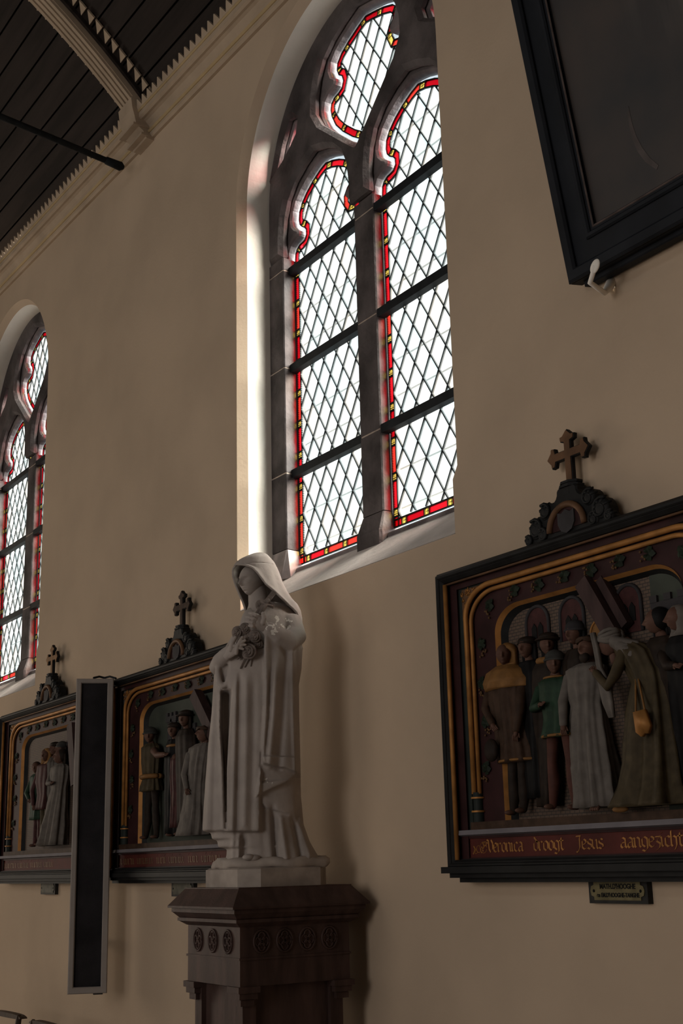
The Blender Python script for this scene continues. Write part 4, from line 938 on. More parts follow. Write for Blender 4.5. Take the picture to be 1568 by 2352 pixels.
zcap = ZC - .146
g = G(); g.frustum(sq(0), zcap, sq(.052), zcap + .064); g.prism_z(sq(.052), zcap + .064, zcap + .068); g.build('cap_slope', M_WALNUT, ped)
g = G(); g.prism_z(sq(0.0), zcap - .008, zcap); g.prism_z(sq(.012), zcap - .024, zcap - .008); g.frustum(sq(.036), zcap - .046, sq(.014), zcap - .024); g.prism_z(sq(.030), zcap - .058, zcap - .046); g.frustum(sq(.058), zcap - .074, sq(.034), zcap - .058); g.build('cap_moulding', M_WALNUT, ped)
fz1, fz0 = zcap - .074, zcap - .285
G().prism_z(sq(.062), fz0, fz1).build('frieze_block', M_WALNUT, ped)
G().prism_z(sq(.057), zcap - .192, zcap - .184).build('frieze_fillet', M_WALNUT, ped)
shz = fz0
G().prism_z(sq(.104), .14, shz).build('shaft_core', M_WALNUT, ped)
def on_face(face, u, z, d):
    """point on the front (-y) or side (+x) face of the shaft; d = outward"""
    i = .062
    return (u, -.3035 + i - d, z) if face == 'f' else ((.28 - i) + d, u, z)
for face, us in (('f', (-.125, 0, .125)), ('s', (-.15, -.05, .05, .15))):
    for u in us:
        zz = zcap - .128
        g = G()
        for k in range(4):
            a = PI / 2 * k; g.tube([on_face(face, u + .015 * math.cos(a) + .0135 * math.cos(b), zz + .018 * math.sin(a) + .0155 * math.sin(b), .002) for b in [2 * PI * q / 14 for q in range(15)]], .0038, 6, False)
        g.tube([on_face(face, u + .034 * math.cos(b), zz + .041 * math.sin(b), .002) for b in [2 * PI * q / 24 for q in range(25)]], .0045, 6, False)
        g.build('quatrefoil', M_WALNUT, ped, True)
def prism_face(g, face, poly, d0, d1, i):
    n_ = len(poly); pts_ = []
    for d in (d1, d0):
        for u, z in poly: pts_.append((u, -.3035 + i - d, z) if face == 'f' else (.28 - i + d, u, z))
    g.add(pts_, [tuple(range(n_)), tuple(range(2 * n_ - 1, n_ - 1, -1))] + [(k, k + n_, (k + 1) % n_ + n_, (k + 1) % n_) for k in range(n_)])
# corner stiles and blind lancets on the shaft
for sx in (-1, 1):
    for sy in (-1, 1):
        x, y = sx * (.28 - .112), sy * (.3035 - .112)
        G().box(x - .028, x + .028, y - .028, y + .028, .14, shz).build('corner_stile', M_WALNUT, ped)
        g = G(); xx, yy = sx * (.28 - .095), sy * (.3035 - .095)
        for k, (h, dz) in enumerate(((.046, .0), (.038, .022), (.028, .046))): g.box(xx - h, xx + h, yy - h, yy + h, shz - dz - .022, shz - dz)
        g.build('corner_console', M_WALNUT, ped)
for face, hw in (('f', .125), ('s', .15)):
    top = shz - .03; sp_ = top - .20
    for k, (a, dpt) in enumerate(((hw, .012), (hw - .026, .005))):
        R_ = a * 1.55; cxo = R_ - a; amax = math.acos(cxo / R_)
        pts_ = [(-a, .30)] + [(cxo - R_ * math.cos(t), sp_ - .12 + R_ * math.sin(t) * .86) for t in [amax * q / 10 for q in range(11)]]
        pts_ = pts_ + [(-u, z) for u, z in reversed(pts_[:-1])]
        G().tube([((u, -.3035 + .104 - .004, z) if face == 'f' else (.28 - .104 + .004, u, z)) for u, z in pts_], .0105 - .003 * k, 8, False).build('lancet_moulding', M_WALNUT, ped, True)
    g = G(); zz = sp_ - .13; 
    for k in range(6): a = PI / 3 * k; prism_face(g, face, [(.030 * math.cos(a) + .022 * math.cos(b), zz + .030 * math.sin(a) + .022 * math.sin(b)) for b in [2 * PI * q / 10 for q in range(10)]], -.002, .006, .104)
    g.build('rosette', M_WALNUT, ped)
g = G(); g.prism_z(sq(.03), 0, .09); g.frustum(sq(.03), .09, sq(.09), .15); g.build('plinth', M_WALNUT, ped)

# ---------------------------------------------------------------- statue
AX = Vector((PX, PY, 0)); hv = Vector((AX.x - CAM.x, AX.y - CAM.y, 0)).normalized()
EF = -hv; ER = Vector((hv.y, -hv.x, 0))                               # towards the camera / to the right of it
ZST = zcap + .068                                                    # top of the pedestal
def SP(px, py, f=0.0):
    """point of the photograph at depth f in front of the statue's axis, in the statue's own frame"""
    d = ray(px, py); n_ = EF; t = ((AX + EF * f) - CAM).dot(n_) / d.dot(n_); return CAM + d * t - Vector((PX, PY, ZST))
def rz_(px, py, f=0.0): p = SP(px, py, f); return (p.x * ER.x + p.y * ER.y, p.z)
st = empty('saint_statue', (PX, PY, ZST)); tag(st, 'pale plaster statue of a veiled woman holding a crucifix and roses', 'statue')
def W3(r, f, z): v = ER * r + EF * f; return Vector((v.x, v.y, z))
# plinth of the statue: chamfered square
def on_z(px, py, z): d = ray(px, py); return CAM + d * ((z - CAM.z) / d.z) - Vector((PX, PY, 0))
def chsq(h, c, dx=0, dy=0): return [(-h + c + dx, -h + dy), (h - c + dx, -h + dy), (h + dx, -h + c + dy), (h + dx, h - c + dy), (h - c + dx, h + dy), (-h + c + dx, h + dy), (-h + dx, h - c + dy), (-h + dx, -h + c + dy)]
g = G(); g.prism_z(chsq(.200, .066, -.012, .0), 0, .066); g.frustum(chsq(.200, .066, -.012, 0), .066, chsq(.188, .062, -.012, 0), .072); g.build('plinth', M_PLTOP, st)
g = G(); rings = []; rnd = random.Random(4)
for zz, k in ((.070, .98), (.082, 1.03), (.098, 1.0), (.108, .90), (.112, .5)):
    rings.append([W3(.018 + .240 * k * (1 + .025 * math.sin(5 * a + zz * 60)) * math.cos(a), .012 + .150 * k * (1 + .03 * math.sin(7 * a)) * math.sin(a), zz + .004 * math.sin(9 * a)) for a in [2 * PI * q / 48 for q in range(48)]])
# keep the mound on the plinth
rings = [[Vector((max(-.205, min(.180, p.x)), max(-.19, min(.19, p.y)), p.z)) for p in r_] for r_ in rings]
g.loft(rings); g.build('rocky_mound', M_PLTOP, st, True)
# silhouettes measured in the photograph (left x, right x at a height)
SL = [(1978, 516), (1965, 520), (1950, 521), (1946, 501), (1931, 499), (1927, 487), (1913, 484), (1909, 465), (1850, 468), (1795, 472), (1715, 478), (1640, 486), (1575, 490), (1538, 492), (1519, 497), (1504, 507), (1480, 522), (1458, 535), (1439, 548), (1415, 561), (1400, 572), (1385, 586)]
SR = [(1978, 738), (1956, 724), (1933, 711), (1894, 697), (1830, 691), (1726, 689), (1650, 687), (1575, 686), (1538, 692), (1500, 694), (1486, 694), (1456, 691), (1423, 685), (1405, 679), (1397, 668), (1385, 640)]
def table(tb): return sorted((rz_(x, y)[1], rz_(x, y)[0]) for y, x in tb)
def interp(tb, z):
    if z <= tb[0][0]: return tb[0][1]
    for (za, va), (zb, vb) in zip(tb[:-1], tb[1:]):
        if z <= zb: return va + (vb - va) * (z - za) / max(1e-9, zb - za)
    return tb[-1][1]
TL, TR = table(SL), table(SR)
FM = 0.12                                                            # features are measured on the front of the body
def pr(pts_): return [rz_(x, y, FM) for x, y in pts_]
POLY = [  # (outline, height, edge softness)
 (pr([(609, 1478), (607, 1560), (603, 1650), (600, 1720), (604, 1757), (630, 1763), (655, 1766), (682, 1776), (730, 1776), (730, 1478)]), .040, .005),
 (pr([(604, 1740), (597, 1775), (592, 1812), (588, 1832), (598, 1826), (625, 1813), (652, 1801), (678, 1784), (730, 1776), (730, 1740)]), .026, .004),
 (pr([(598, 1800), (600, 1846), (612, 1857), (640, 1864), (668, 1873), (730, 1873), (730, 1780)]), .016, .005),
 (pr([(526, 1490), (525, 1660), (521, 1760), (519, 1911), (597, 1911), (598, 1830), (600, 1700), (609, 1490)]), .034, .004),
 (pr([(507, 1585), (506, 1670), (514, 1770), (519, 1908), (521, 1908), (520, 1770), (526, 1670), (531, 1585)]), -.075, .006),
 (pr([(440, 1500), (440, 1909), (520, 1909), (514, 1770), (505, 1670), (507, 1560), (520, 1500)]), .010, .006),
 (pr([(640, 1876), (640, 1940), (655, 1990), (760, 1990), (760, 1873), (668, 1873)]), .012, .010),
]
RIDGE = [  # (polyline, width, height)
 (pr([(543, 1560), (539, 1700), (533, 1908)]), .010, .012), (pr([(551, 1560), (550, 1700), (547, 1908)]), .009, -.010), (pr([(566, 1560), (565, 1700), (561, 1908)]), .013, .010), (pr([(583, 1570), (582, 1700), (578, 1908)]), .011, -.006),
 (pr([(615, 1490), (611, 1650), (606, 1750)]), .009, .014), (pr([(622, 1500), (617, 1650), (609, 1740)]), .007, -.012), (pr([(636, 1500), (628, 1650), (618, 1760)]), .013, .016), (pr([(654, 1500), (648, 1650), (640, 1764)]), .014, -.014), (pr([(671, 1485), (674, 1650), (679, 1772)]), .009, .014), (pr([(682, 1500), (682, 1650), (684, 1880)]), .008, -.014),
 (pr([(484, 1600), (478, 1720), (472, 1905)]), .012, .010), (pr([(496, 1600), (494, 1720), (490, 1905)]), .010, -.012), (pr([(506, 1640), (507, 1720), (512, 1905)]), .007, .010),
 (pr([(536, 1915), (534, 1975)]), .009, .016), (pr([(549, 1915), (546, 1975)]), .007, .014), (pr([(560, 1915), (562, 1975)]), .012, -.030), (pr([(600, 1840), (608, 1975)]), .012, -.004), (pr([(626, 1860), (634, 1975)]), .010, -.030), (pr([(645, 1880), (658, 1975)]), .012, .016), (pr([(672, 1880), (692, 1975)]), .011, -.022), (pr([(690, 1890), (712, 1965)]), .011, .012),
]
def seg_dist(p, a, b):
    dx, dy = b[0] - a[0], b[1] - a[1]; t = max(0, min(1, ((p[0] - a[0]) * dx + (p[1] - a[1]) * dy) / (dx * dx + dy * dy + 1e-12)))
    return math.hypot(p[0] - a[0] - t * dx, p[1] - a[1] - t * dy)
PB = [(min(p[0] for p in q) - .02, max(p[0] for p in q) + .02, min(p[1] for p in q) - .02, max(p[1] for p in q) + .02) for q, h, s in POLY]
RT = [sorted((z, r) for r, z in q) for q, w_, h in RIDGE]
def relief_h(r, z):
    h = 0.0
    for (q, hh, so), (a, b, c, d) in zip(POLY, PB):
        if not (a < r < b and c < z < d): continue
        dist = min(seg_dist((r, z), q[i - 1], q[i]) for i in range(len(q))); inn = pip((r, z), q); s_ = dist if inn else -dist
        h += hh * max(0, min(1, .5 + s_ / so))
    for tb, (q, w_, hh) in zip(RT, RIDGE):
        z0, z1 = tb[0][0], tb[-1][0]
        if z < z0 - .02 or z > z1 + .03: continue
        fade = min(1, (z1 + .03 - z) / .06, (z - z0 + .02) / .02 if z < z0 else 1)
        h += hh * fade * math.exp(-((r - interp(tb, z)) / w_) ** 2)
    return h
zt0, zt1 = TL[0][0], rz_(600, 1388)[1]
NR, NF, NB = 250, 150, 30
DEP = [(zt0, .135), (rz_(600, 1900)[1], .150), (rz_(600, 1700)[1], .145), (rz_(600, 1560)[1], .135), (rz_(600, 1450)[1], .115), (rz_(600, 1400)[1], .085), (zt1, .06)]
rings = []
for j in range(NR + 1):
    z = zt0 + (zt1 - zt0) * j / NR; l, r_ = interp(TL, z), interp(TR, z); c_, hw = (l + r_) / 2, (r_ - l) / 2; dp = interp(DEP, z); ring = []
    for k in range(NF):
        ph = -PI / 2 + PI * k / (NF - 1); rr = c_ + hw * math.sin(ph); cf_ = max(0, math.cos(ph)) ** .75
        hgt = relief_h(rr, z) * min(1, cf_ * 1.8)
        ring.append(W3(rr, dp * cf_ + hgt, z))
    for k in range(1, NB):
        ph = PI / 2 + PI * k / NB; ring.append(W3(c_ + hw * math.sin(ph), dp * .75 * math.cos(ph) * (1 + .05 * math.sin(9 * ph)), z))
    rings.append(ring)
HB = G().loft(rings)
def body_f(r, z):
    l, r_ = interp(TL, z), interp(TR, z); c_, hw = (l + r_) / 2, (r_ - l) / 2; s_ = max(-1, min(1, (r - c_) / hw)); cf_ = max(0, 1 - s_ * s_) ** .375
    return interp(DEP, z) * cf_ + relief_h(r, z) * min(1, cf_ * 1.8)
# shoulders under the veil, near sleeve (upper arm, forearm across the chest), cape edge, far sleeve with its looped opening
g = HB
g.ell(SP(642, 1436, .01), (.078, .078, .085), 24, 16); g.ell(SP(590, 1440, .03), (.060, .075, .09), 24, 16)
g.tube([SP(664, 1428, .04), SP(675, 1462, .075), SP(660, 1474, .125), SP(634, 1460, .160), SP(613, 1443, .178)], [.052, .052, .048, .040, .031], 20)
g.tube([SP(612, 1440, .19), SP(640, 1447, .165), SP(664, 1456, .125), SP(684, 1474, .075), SP(692, 1490, .02)], [.006, .008, .010, .010, .008], 10)
g.tube([SP(498, 1535, .04), SP(506, 1518, .09), SP(521, 1502, .14), SP(533, 1491, .165)], [.034, .034, .029, .023], 18)
loopz = [SP(501, 1522, .10), SP(500, 1545, .108), SP(503, 1566, .115), SP(512, 1577, .120), SP(521, 1572, .124), SP(526, 1550, .127), SP(530, 1520, .13)]
g.tube(loopz, [.010, .012, .013, .013, .012, .010, .008], 12)
# sleeve cloth falling from the forearm into the cloak
NXD, NYD = 30, 44; top = []; bot = []
for j in range(NYD + 1):
    py = 1446 + (1660 - 1446) * j / NYD; t = j / NYD; s_ = 1 - t * t * (3 - 2 * t); rt_, rb_ = [], []
    for i in range(NXD + 1):
        u = i / NXD; px = 607 - 4 * t + (70 - 4 * t) * u; py2 = py + (1 - t) * 26 * math.sin(PI * min(1, u * .75)) 
        r0_, z0_ = rz_(px, py2, .15); bf = body_f(r0_, z0_); tf = .196 - .085 * u ** 1.6 + .008 * math.sin(u * 14 + 1) * min(1, t * 4)
        f_ = bf - .006 + max(0.0, tf - bf + .006) * s_
        if i in (0, NXD): f_ -= .010
        p_ = W3(r0_, f_, z0_); rt_.append(p_); rb_.append(W3(r0_, min(f_, bf) - .03, z0_))
    top.append(rt_); bot.append(rb_)
rings = [rt_ + rb_[::-1] for rt_, rb_ in zip(top, bot)]
g.loft(rings)
def flaked(base, spots):
    ma = base.copy(); ma.name = 'flaking_plaster'; nt = ma.node_tree; b = nt.nodes['Principled BSDF']; L = nt.links.new; src = b.inputs['Base Color'].links[0].from_socket
    tc = nt.nodes.new('ShaderNodeTexCoord'); n_ = nt.nodes.new('ShaderNodeTexNoise'); n_.inputs['Scale'].default_value = 55; n_.inputs['Detail'].default_value = 3; L(tc.outputs['Object'], n_.inputs['Vector'])
    gt = nt.nodes.new('ShaderNodeMath'); gt.operation = 'GREATER_THAN'; gt.inputs[1].default_value = .575; L(n_.outputs['Fac'], gt.inputs[0]); acc = None
    for c_, r_ in spots:
        d = nt.nodes.new('ShaderNodeVectorMath'); d.operation = 'DISTANCE'; d.inputs[1].default_value = c_; L(tc.outputs['Object'], d.inputs[0])
        lt = nt.nodes.new('ShaderNodeMath'); lt.operation = 'LESS_THAN'; lt.inputs[1].default_value = r_; L(d.outputs['Value'], lt.inputs[0])
        if acc is None: acc = lt.outputs[0]
        else: mx_ = nt.nodes.new('ShaderNodeMath'); mx_.operation = 'MAXIMUM'; L(acc, mx_.inputs[0]); L(lt.outputs[0], mx_.inputs[1]); acc = mx_.outputs[0]
    mu_ = nt.nodes.new('ShaderNodeMath'); mu_.operation = 'MULTIPLY'; L(gt.outputs[0], mu_.inputs[0]); L(acc, mu_.inputs[1])
    mix = nt.nodes.new('ShaderNodeMix'); mix.data_type = 'RGBA'; L(mu_.outputs[0], mix.inputs['Factor']); L(src, mix.inputs[6]); mix.inputs[7].default_value = (.68, .64, .58, 1); L(mix.outputs[2], b.inputs['Base Color'])
    return ma
M_HABIT = flaked(M_PLASTER, [(SP(648, 1434, .10), .045), (SP(622, 1444, .185), .035), (SP(630, 1380, .05), .02), (SP(616, 1798, .17), .02)])
body = g.build('habit', M_HABIT, st, True)
rm_ = body.modifiers.new('blend', 'REMESH'); rm_.mode = 'VOXEL'; rm_.voxel_size = .0042; rm_.use_smooth_shade = True
sm_ = body.modifiers.new('soften', 'SMOOTH'); sm_.factor = .5; sm_.iterations = 3
# hands
def hand(wrist, knuckle, tips, thumb, nrm, name='hand'):
    g = G(); wr, kn = Vector(wrist), Vector(knuckle); ax = (kn - wr).normalized(); nr = Vector(nrm); sd = ax.cross(nr).normalized()
    rings = []
    for t, w_, h_ in ((-.35, .016, .014), (0, .017, .014), (.35, .023, .014), (.75, .027, .0125), (1.0, .026, .010)):
        c_ = wr + (kn - wr) * t; rings.append([c_ + sd * (w_ * math.cos(a)) + nr * (h_ * math.sin(a)) for a in [2 * PI * q / 20 for q in range(20)]])
    g.loft(rings)
    for k, tp in enumerate(tips):
        b = kn + sd * (.0165 * (1.5 - k)) - ax * .006; tp = Vector(tp); mid = b + (tp - b) * .45 + nr * .012; m2 = b + (tp - b) * .75 + nr * .008
        g.tube([b, mid, m2, tp], [.0080, .0076, .0070, .0056], 10)
    t0, t1, t2 = (Vector(p) for p in thumb); g.tube([t0, t1, t2], [.0115, .0095, .0072], 10)
    o = g.build(name, M_PLASTER, st, True); m_ = o.modifiers.new('blend', 'REMESH'); m_.mode = 'VOXEL'; m_.voxel_size = .0015; m_.use_smooth_shade = True; m2_ = o.modifiers.new('soften', 'SMOOTH'); m2_.iterations = 1; return o
hand(SP(614, 1444, .185), SP(590, 1428, .205), [SP(572, 1408, .205), SP(566, 1417, .205), SP(566, 1427, .203), SP(572, 1437, .200)], (SP(603, 1432, .205), SP(607, 1420, .212), SP(603, 1408, .212)), EF)
hand(SP(523, 1505, .165), SP(538, 1488, .195), [SP(557, 1463, .208), SP(563, 1471, .21), SP(564, 1481, .21), SP(559, 1491, .208)], (SP(530, 1494, .19), SP(534, 1476, .205), SP(541, 1464, .205)), (EF * .85 - ER * .5).normalized())
# crucifix lying on the breast
g = G()
def bar3(a, b, wv, th):
    a, b = Vector(a), Vector(b); d = (b - a).normalized(); s_ = d.cross(EF).normalized() * wv; t_ = EF * th
    v = [p + q for p in (a, b) for q in (s_ + t_, s_ - t_, -s_ - t_, -s_ + t_)]
    g.add(v, [(0, 1, 2, 3), (7, 6, 5, 4), (0, 4, 5, 1), (1, 5, 6, 2), (2, 6, 7, 3), (3, 7, 4, 0)])
bar3(SP(630, 1359, .165), SP(574, 1432, .175), .010, .006); bar3(SP(597, 1380, .172), SP(629, 1393, .168), .009, .006)
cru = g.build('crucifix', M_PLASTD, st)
g = G(); g.tube([SP(614, 1385, .182), SP(606, 1396, .186), SP(598, 1408, .186), SP(588, 1420, .186)], [.006, .010, .008, .006], 10); g.ell(SP(616, 1380, .186), (.008, .008, .010), 10, 8)
g.tube([SP(600, 1382, .18), SP(612, 1389, .184), SP(626, 1392, .178)], .0045, 8); g.build('corpus', M_PLASTD, cru, True)
# roses
def rose(px, py, f, s):
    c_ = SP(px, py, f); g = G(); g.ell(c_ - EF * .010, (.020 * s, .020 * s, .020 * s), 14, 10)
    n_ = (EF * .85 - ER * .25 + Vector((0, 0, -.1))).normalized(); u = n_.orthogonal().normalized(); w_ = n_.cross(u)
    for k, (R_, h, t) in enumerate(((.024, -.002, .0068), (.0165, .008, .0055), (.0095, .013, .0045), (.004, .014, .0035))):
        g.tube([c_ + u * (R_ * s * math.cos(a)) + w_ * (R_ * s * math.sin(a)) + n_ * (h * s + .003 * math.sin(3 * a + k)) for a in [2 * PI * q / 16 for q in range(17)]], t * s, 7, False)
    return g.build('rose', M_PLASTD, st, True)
for q in ((546, 1453, .165, .9), (585, 1462, .19, .85), (571, 1496, .19, 1.1), (562, 1443, .175, .75), (553, 1470, .16, .8), (598, 1390, .15, .75), (592, 1478, .17, .7), (566, 1472, .17, .8)): rose(*q)
for k in range(16):
    px, py = random.uniform(553, 596), random.uniform(1448, 1505); c_ = SP(px, py, .165); a = random.uniform(0, 6.28); L = random.uniform(.022, .034)
    d = (ER * math.cos(a) + Vector((0, 0, 1)) * math.sin(a)); s_ = d.cross(EF) * L * .3
    mesh_obj('leaf', [c_, c_ + d * L * .5 + s_ + EF * .006, c_ + d * L + EF * .004, c_ + d * L * .5 - s_ + EF * .006, c_ + d * L * .5 - EF * .004, c_ + d * L * .5 + EF * .012], [(0, 1, 5), (1, 2, 5), (2, 3, 5), (3, 0, 5), (0, 4, 1), (1, 4, 2), (2, 4, 3), (3, 4, 0)], M_PLASTD, st)
for a, b in (((566, 1500), (552, 1535)), ((574, 1505), (562, 1532)), ((578, 1500), (576, 1530))): G().tube([SP(*a, .17), SP(*b, .165)], .0032, 6).build('stem', M_PLASTD, st, True)
# head, wimple and veil
front = (EF * math.cos(math.radians(50)) - ER * math.sin(math.radians(50))).normalized()
yawh = math.atan2(front.x, -front.y)
g = G(); add_head(g, SP(579, 1333, .018), .066, yawh, -.10, 0, head_shape(84, 72)); head = g.build('head', M_PLASTER, st, True)
g = G(); g.tube([SP(590, 1352, .0), SP(594, 1385, .01), SP(600, 1405, .015)], [.038, .044, .070], 24); g.build('neck_wimple', M_PLASTER, st, True)
HL = [(1276, 590, 606), (1279, 578, 612), (1286, 563, 618), (1295, 546, 626), (1306, 537, 632), (1320, 537, 638), (1340, 543, 645), (1360, 551, 655), (1380, 560, 668), (1392, 564, 680), (1404, 566, 686), (1420, 566, 689), (1432, 566, 690)]
RIM = [(1276, 400), (1295, 400), (1296, 545), (1299, 550), (1302, 560), (1305, 569), (1310, 579), (1320, 588), (1330, 595), (1348, 608), (1361, 624), (1376, 640), (1388, 655), (1400, 668), (1412, 678), (1422, 684), (1432, 688)]
tl = sorted((rz_(a, y)[1], rz_(a, y)[0]) for y, a, b in HL); tr = sorted((rz_(b, y)[1], rz_(b, y)[0]) for y, a, b in HL); rimt = sorted((rz_(a, y, .07)[1], rz_(a, y, .07)[0]) for y, a in RIM)
zh0, zh1 = tl[0][0], tl[-1][0]; NH, NA = 120, 100; v = []; f = []
for j in range(NH + 1):
    t = j / NH; z = zh1 + (zh0 - zh1) * t ** 1.3; l, r_ = interp(tl, z), interp(tr, z); c_, hw = (l + r_) / 2, max(.004, (r_ - l) / 2); rm = interp(rimt, z)
    dp = min(.088 + .02 * t, hw * 1.35 + .004); s_ = max(-1, min(1, (rm - c_) / hw)); th0 = math.asin(s_); 
    a0 = th0; op = max(0.0, min(1.0, (rm - l) / .03)); a1 = PI * 1.5 - .12 * op
    if rm <= l: a0 = -PI / 2
    for k in range(NA + 1):
        a = a0 + (a1 - a0) * k / NA; fold = 1 + (.030 * math.sin(10 * a + 6 * t) * math.exp(-((a - 1.0) / .7) ** 2) + .012 * math.sin(7 * a)) * max(0, min(1, (t - .12) * 3))
        lip = .010 * math.exp(-(k / 3.0) ** 2) + .006 * math.exp(-((NA - k) / 3.0) ** 2) if rm > l else 0
        lip *= op
        v.append(W3(c_ + (hw + lip * .3) * math.sin(a) * (fold if abs(math.cos(a)) > .3 else 1), (dp + lip) * math.cos(a) * fold - .004, z))
for j in range(NH):
    for k in range(NA): f.append((j * (NA + 1) + k, j * (NA + 1) + k + 1, (j + 1) * (NA + 1) + k + 1, (j + 1) * (NA + 1) + k))
veil = mesh_obj('veil', v, f, M_PLASTER, st, True)
vs_m = veil.modifiers.new('soften', 'SMOOTH'); vs_m.factor = .5; vs_m.iterations = 8
sm = veil.modifiers.new('thickness', 'SOLIDIFY'); sm.thickness = .009; sm.offset = -1
# feet under the hem
for px, py, f_ in ((571, 1969, .150), (584, 1971, .140)):
    G().ell(SP(px, py, f_), (.020, .026, .013), 16, 10).build('foot', M_PLASTER, st, True)
# ================================================================ painting, loudspeaker, chairs
M_BLKF = mat('blue_black_frame', (0.012, 0.0135, 0.017), 0.55, 0.3, 6)
def canvas_mat():
    ma = bpy.data.materials.new('darkened_oil_painting'); ma.use_nodes = True; nt = ma.node_tree; b = nt.nodes['Principled BSDF']; b.inputs['Roughness'].default_value = 0.5
    tc = nt.nodes.new('ShaderNodeTexCoord'); L = nt.links.new
    n1 = nt.nodes.new('ShaderNodeTexNoise'); n1.inputs['Scale'].default_value = 3.2; n1.inputs['Detail'].default_value = 6; L(tc.outputs['Object'], n1.inputs['Vector'])
    r1 = nt.nodes.new('ShaderNodeValToRGB'); L(n1.outputs['Fac'], r1.inputs[0]); e = r1.color_ramp.elements
    e[0].position = .3; e[0].color = (.016, .015, .016, 1); e[1].position = .75; e[1].color = (.052, .036, .028, 1)
    # pleated drapery on the right-hand part of the picture
    mp = nt.nodes.new('ShaderNodeMapping'); mp.inputs['Scale'].default_value = (9, 9, 1.1); mp.inputs['Rotation'].default_value = (0, .22, 0); L(tc.outputs['Object'], mp.inputs[0])
    n2 = nt.nodes.new('ShaderNodeTexNoise'); n2.inputs['Scale'].default_value = 1.6; n2.inputs['Detail'].default_value = 3; L(mp.outputs[0], n2.inputs['Vector'])
    r2 = nt.nodes.new('ShaderNodeValToRGB'); L(n2.outputs['Fac'], r2.inputs[0]); e = r2.color_ramp.elements
    e[0].position = .45; e[0].color = (.016, .016, .018, 1); e[1].position = .64; e[1].color = (.15, .135, .12, 1)
    sx = nt.nodes.new('ShaderNodeSeparateXYZ'); L(tc.outputs['Object'], sx.inputs[0])
    ra = nt.nodes.new('ShaderNodeMapRange'); ra.inputs[1].default_value = .42; ra.inputs[2].default_value = .62; L(sx.outputs[0], ra.inputs[0])
    rb = nt.nodes.new('ShaderNodeMapRange'); rb.inputs[1].default_value = .55; rb.inputs[2].default_value = 1.1; L(sx.outputs[2], rb.inputs[0])
    mu_ = nt.nodes.new('ShaderNodeMath'); mu_.operation = 'MULTIPLY'; L(ra.outputs[0], mu_.inputs[0]); L(rb.outputs[0], mu_.inputs[1])
    mx = nt.nodes.new('ShaderNodeMix'); mx.data_type = 'RGBA'; L(mu_.outputs[0], mx.inputs['Factor']); L(r1.outputs[0], mx.inputs[6]); L(r2.outputs[0], mx.inputs[7]); L(mx.outputs[2], b.inputs['Base Color'])
    return ma
pb = on_y(1327, 655, -.055)
pic = empty('oil_painting', pb); tag(pic, 'large age-darkened oil painting in a black frame, leaning out from the wall', 'painting')
pic.rotation_euler = (math.radians(9.5), 0, 0)
PW, PH, FWD = 2.0, 2.7, .155
for nm, poly in (('frame_rail', [(0, 0), (PW, 0), (PW - FWD, FWD), (FWD, FWD)]), ('frame_rail', [(0, PH), (FWD, PH - FWD), (PW - FWD, PH - FWD), (PW, PH)]), ('frame_stile', [(0, 0), (FWD, FWD), (FWD, PH - FWD), (0, PH)]), ('frame_stile', [(PW, 0), (PW, PH), (PW - FWD, PH - FWD), (PW - FWD, FWD)])):
    g = G(); g.prism(poly if parea(poly) > 0 else poly[::-1], -.032, .02); g.build(nm, M_BLKF, pic)
plate('outer_moulding', [rect(0, PW, 0, PH), rect(.045, PW - .045, .045, PH - .045)], -.050, -.028, M_BLKF, pic, .008)
plate('back_moulding', [rect(.03, PW - .03, -.018, PH - .05), rect(.1, PW - .1, .1, PH - .1)], -.004, .045, M_BLKF, pic, .004)
plate('inner_moulding', [rect(FWD - .040, PW - FWD + .040, FWD - .040, PH - FWD + .040), rect(FWD - .018, PW - FWD + .018, FWD - .018, PH - FWD + .018)], -.044, -.028, M_BLKF, pic, .006)
plate('sight_edge', [rect(FWD - .010, PW - FWD + .010, FWD - .010, PH - FWD + .010), rect(FWD, PW - FWD, FWD, PH - FWD)], -.034, -.022, mat('worn_sight_edge', (0.085, 0.062, 0.055), 0.5, 0.3, 20), pic, .003)
G().box(FWD - .01, PW - FWD + .01, -.018, -.004, FWD - .01, PH - FWD + .01).build('canvas', canvas_mat(), pic)
RX = Matrix.Rotation(math.radians(9.5), 3, 'X')
def on_canvas(px, py):
    n_ = RX @ Vector((0, -1, 0)); o_ = pb + RX @ Vector((0, -.018, 0)); d = ray(px, py); p = CAM + d * ((o_ - CAM).dot(n_) / d.dot(n_)); l_ = RX.inverted() @ (p - pb); return (l_.x, l_.z)
outer = [on_canvas(*q_) for q_ in ((1443, 243), (1442, 262), (1445, 290), (1452, 320), (1464, 348), (1482, 372), (1508, 390), (1512, 380), (1492, 362), (1474, 338), (1461, 312), (1452, 285), (1447, 262))]
g = G(); g.prism(outer if parea(outer) > 0 else outer[::-1], -.0190, -.0175); g.build('painted_crescent', mat('dull_crescent_paint', (0.075, 0.062, 0.058), 0.5, 0.4, 9), pic)
# plaster peg holding the lower rail
pg = on_y(1400, 634, 0)
peg = empty('picture_peg', pg); tag(peg, 'small white plaster-covered peg holding the lower edge of the dark painting', 'peg')
pd = on_y(1366, 612, -.152) - pg; pm = on_y(1378, 628, -.10) - pg
g = G(); g.tube([(0, .01, -.02), (pm.x * .5, pm.y * .6, pm.z - .05), (pm.x, -.150, pm.z - .045), (pd.x, -.152, pd.z)], [.022, .010, .009, .009], 12); g.build('peg_stem', M_REVEAL, peg, True)
g = G(); g.ell(tuple(pd), (.020, .007, .026), 14, 10, Matrix.Rotation(.7, 3, 'Y')); g.build('peg_disc', M_REVEAL, peg, True)

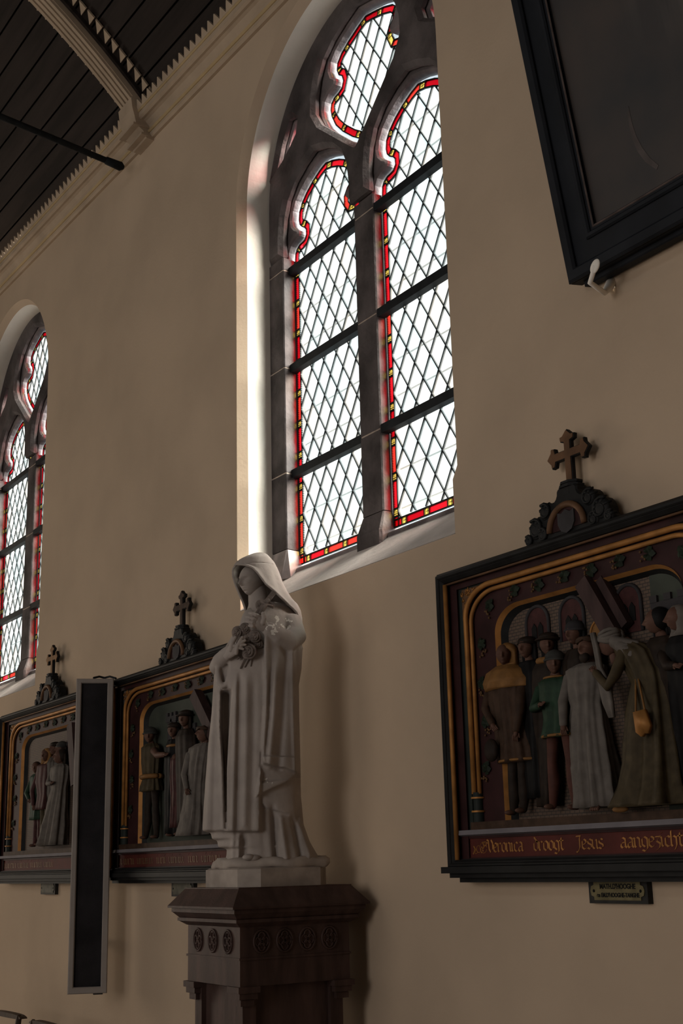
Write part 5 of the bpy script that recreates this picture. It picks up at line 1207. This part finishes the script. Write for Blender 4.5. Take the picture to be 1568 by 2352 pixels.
# ---- column loudspeaker on a wall bracket, turned towards the nave
M_SPKF = mat('grey_enamel', (0.30, 0.265, 0.24), 0.55, 0.06, 8)
M_CLOTH = mat('speaker_cloth', (0.024, 0.022, 0.024), 0.85, 0.35, 5, 0.4, 220)
ya = math.radians(66); dv = Vector((math.cos(ya), math.sin(ya), 0))
pR = on_y(254, 1900, -.13); dL = ray(166, 1900)
# left front edge: where the sight line meets the plane of the front
nn = Vector((dv.y, -dv.x, 0)); tt = (pR - CAM).dot(nn) / dL.dot(nn); pL = CAM + dL * tt; SW = (pR - pL).length
mid = (pR + pL) / 2
ztop = on_y(215, 1561, mid.y).z; zbot = on_y(200, 2282, mid.y).z
spk = empty('column_loudspeaker', (mid.x, mid.y, zbot), ya); tag(spk, 'tall narrow grey-framed column loudspeaker hung beside the gold-belted soldier relief', 'loudspeaker')
SH = ztop - zbot; hw = SW / 2; sd_ = .085
G().box(-hw + .004, hw - .004, 0, sd_, 0.003, SH - .003).build('cabinet', M_SPKF, spk)
plate('front_frame', [rect(-hw, hw, 0, SH), rect(-hw + .030, hw - .034, .034, SH - .026)], -.022, .006, M_SPKF, spk, .005)
G().box(-hw + .022, hw - .022, -.004, 0.0, .02, SH - .02).build('grille_cloth', M_CLOTH, spk)
for z in (.25, SH - .25):
    G().tube([(0, sd_ - .01, z), (0, sd_ + (-mid.y - sd_ * math.cos(ya)) / math.cos(ya) , z)], .012, 8, False).build('wall_bracket', M_IRON, spk, True)
G().box(.03, .08, .01, .04, -.008, .004).build('cable_gland', M_IRON, spk)
cb = [on_y(215, 1557, -.2), on_y(228, 1554, -.15), on_y(240, 1557, -.12), on_y(252, 1554, -.115), on_y(266, 1558, -.112)]
cab = G().tube([p - cb[0] for p in cb], .006, 8).build('speaker_cable', M_IRON, None, True); cab.location = cb[0]
tag(cab, 'thin black cable running over the top of the loudspeaker to the frame', 'cable')

# ---- two rush-seated church chairs against the wall, only the top rails show in the corner
M_CHAIR = mat('chair_wood', (0.060, 0.038, 0.026), 0.5, 0.3, 8, stretch=(4, 4, .8))
M_RUSH = mat('rush', (0.26, 0.19, 0.10), 0.85, 0.3, 30)
def chair(x, y, rz, label):
    c_ = empty('church_chair', (x, y, 0), rz); tag(c_, label, 'chair')
    for sx in (-.20, .20):
        G().tube([(sx, -.19, 0), (sx, -.19, .45)], [.016, .019], 10, False).build('leg', M_CHAIR, c_, 40)
        G().tube([(sx, .19, 0), (sx, .19, .45), (sx * .97, .235, .80)], [.018, .020, .017], 10).build('back_post', M_CHAIR, c_, 40)
        G().tube([(sx, -.19, .2), (sx, .19, .2)], .011, 8, False).build('stretcher', M_CHAIR, c_, 40)
    G().tube([(-.2, -.19, .25), (.2, -.19, .25)], .011, 8, False).build('stretcher', M_CHAIR, c_, 40)
    g = G(); g.prism_z([(-.22, -.21), (.22, -.21), (.20, .20), (-.20, .20)], .435, .470); g.build('seat', M_RUSH, c_)
    for z, hh in ((.60, .028), (.70, .028)): G().box(-.19, .19, .208 + (z - .45) * .11, .224 + (z - .45) * .11, z - hh, z + hh).build('back_slat', M_CHAIR, c_)
    q = smooth_poly([(-.235, .785), (.235, .785), (.235, .800), (.16, .812), (-.16, .812), (-.235, .800)], 2)
    G().prism(q, .225, .268).build('top_rail', M_CHAIR, c_)
cA = on_y(40, 2368, -.30)
chair(cA.x - .12, -.56, 0.05, 'dark rush-seated chair below the relief beside the loudspeaker, farther from the pedestal')
chair(cA.x + .55, -.58, -0.03, 'dark rush-seated chair below the loudspeaker, nearer to the pedestal')
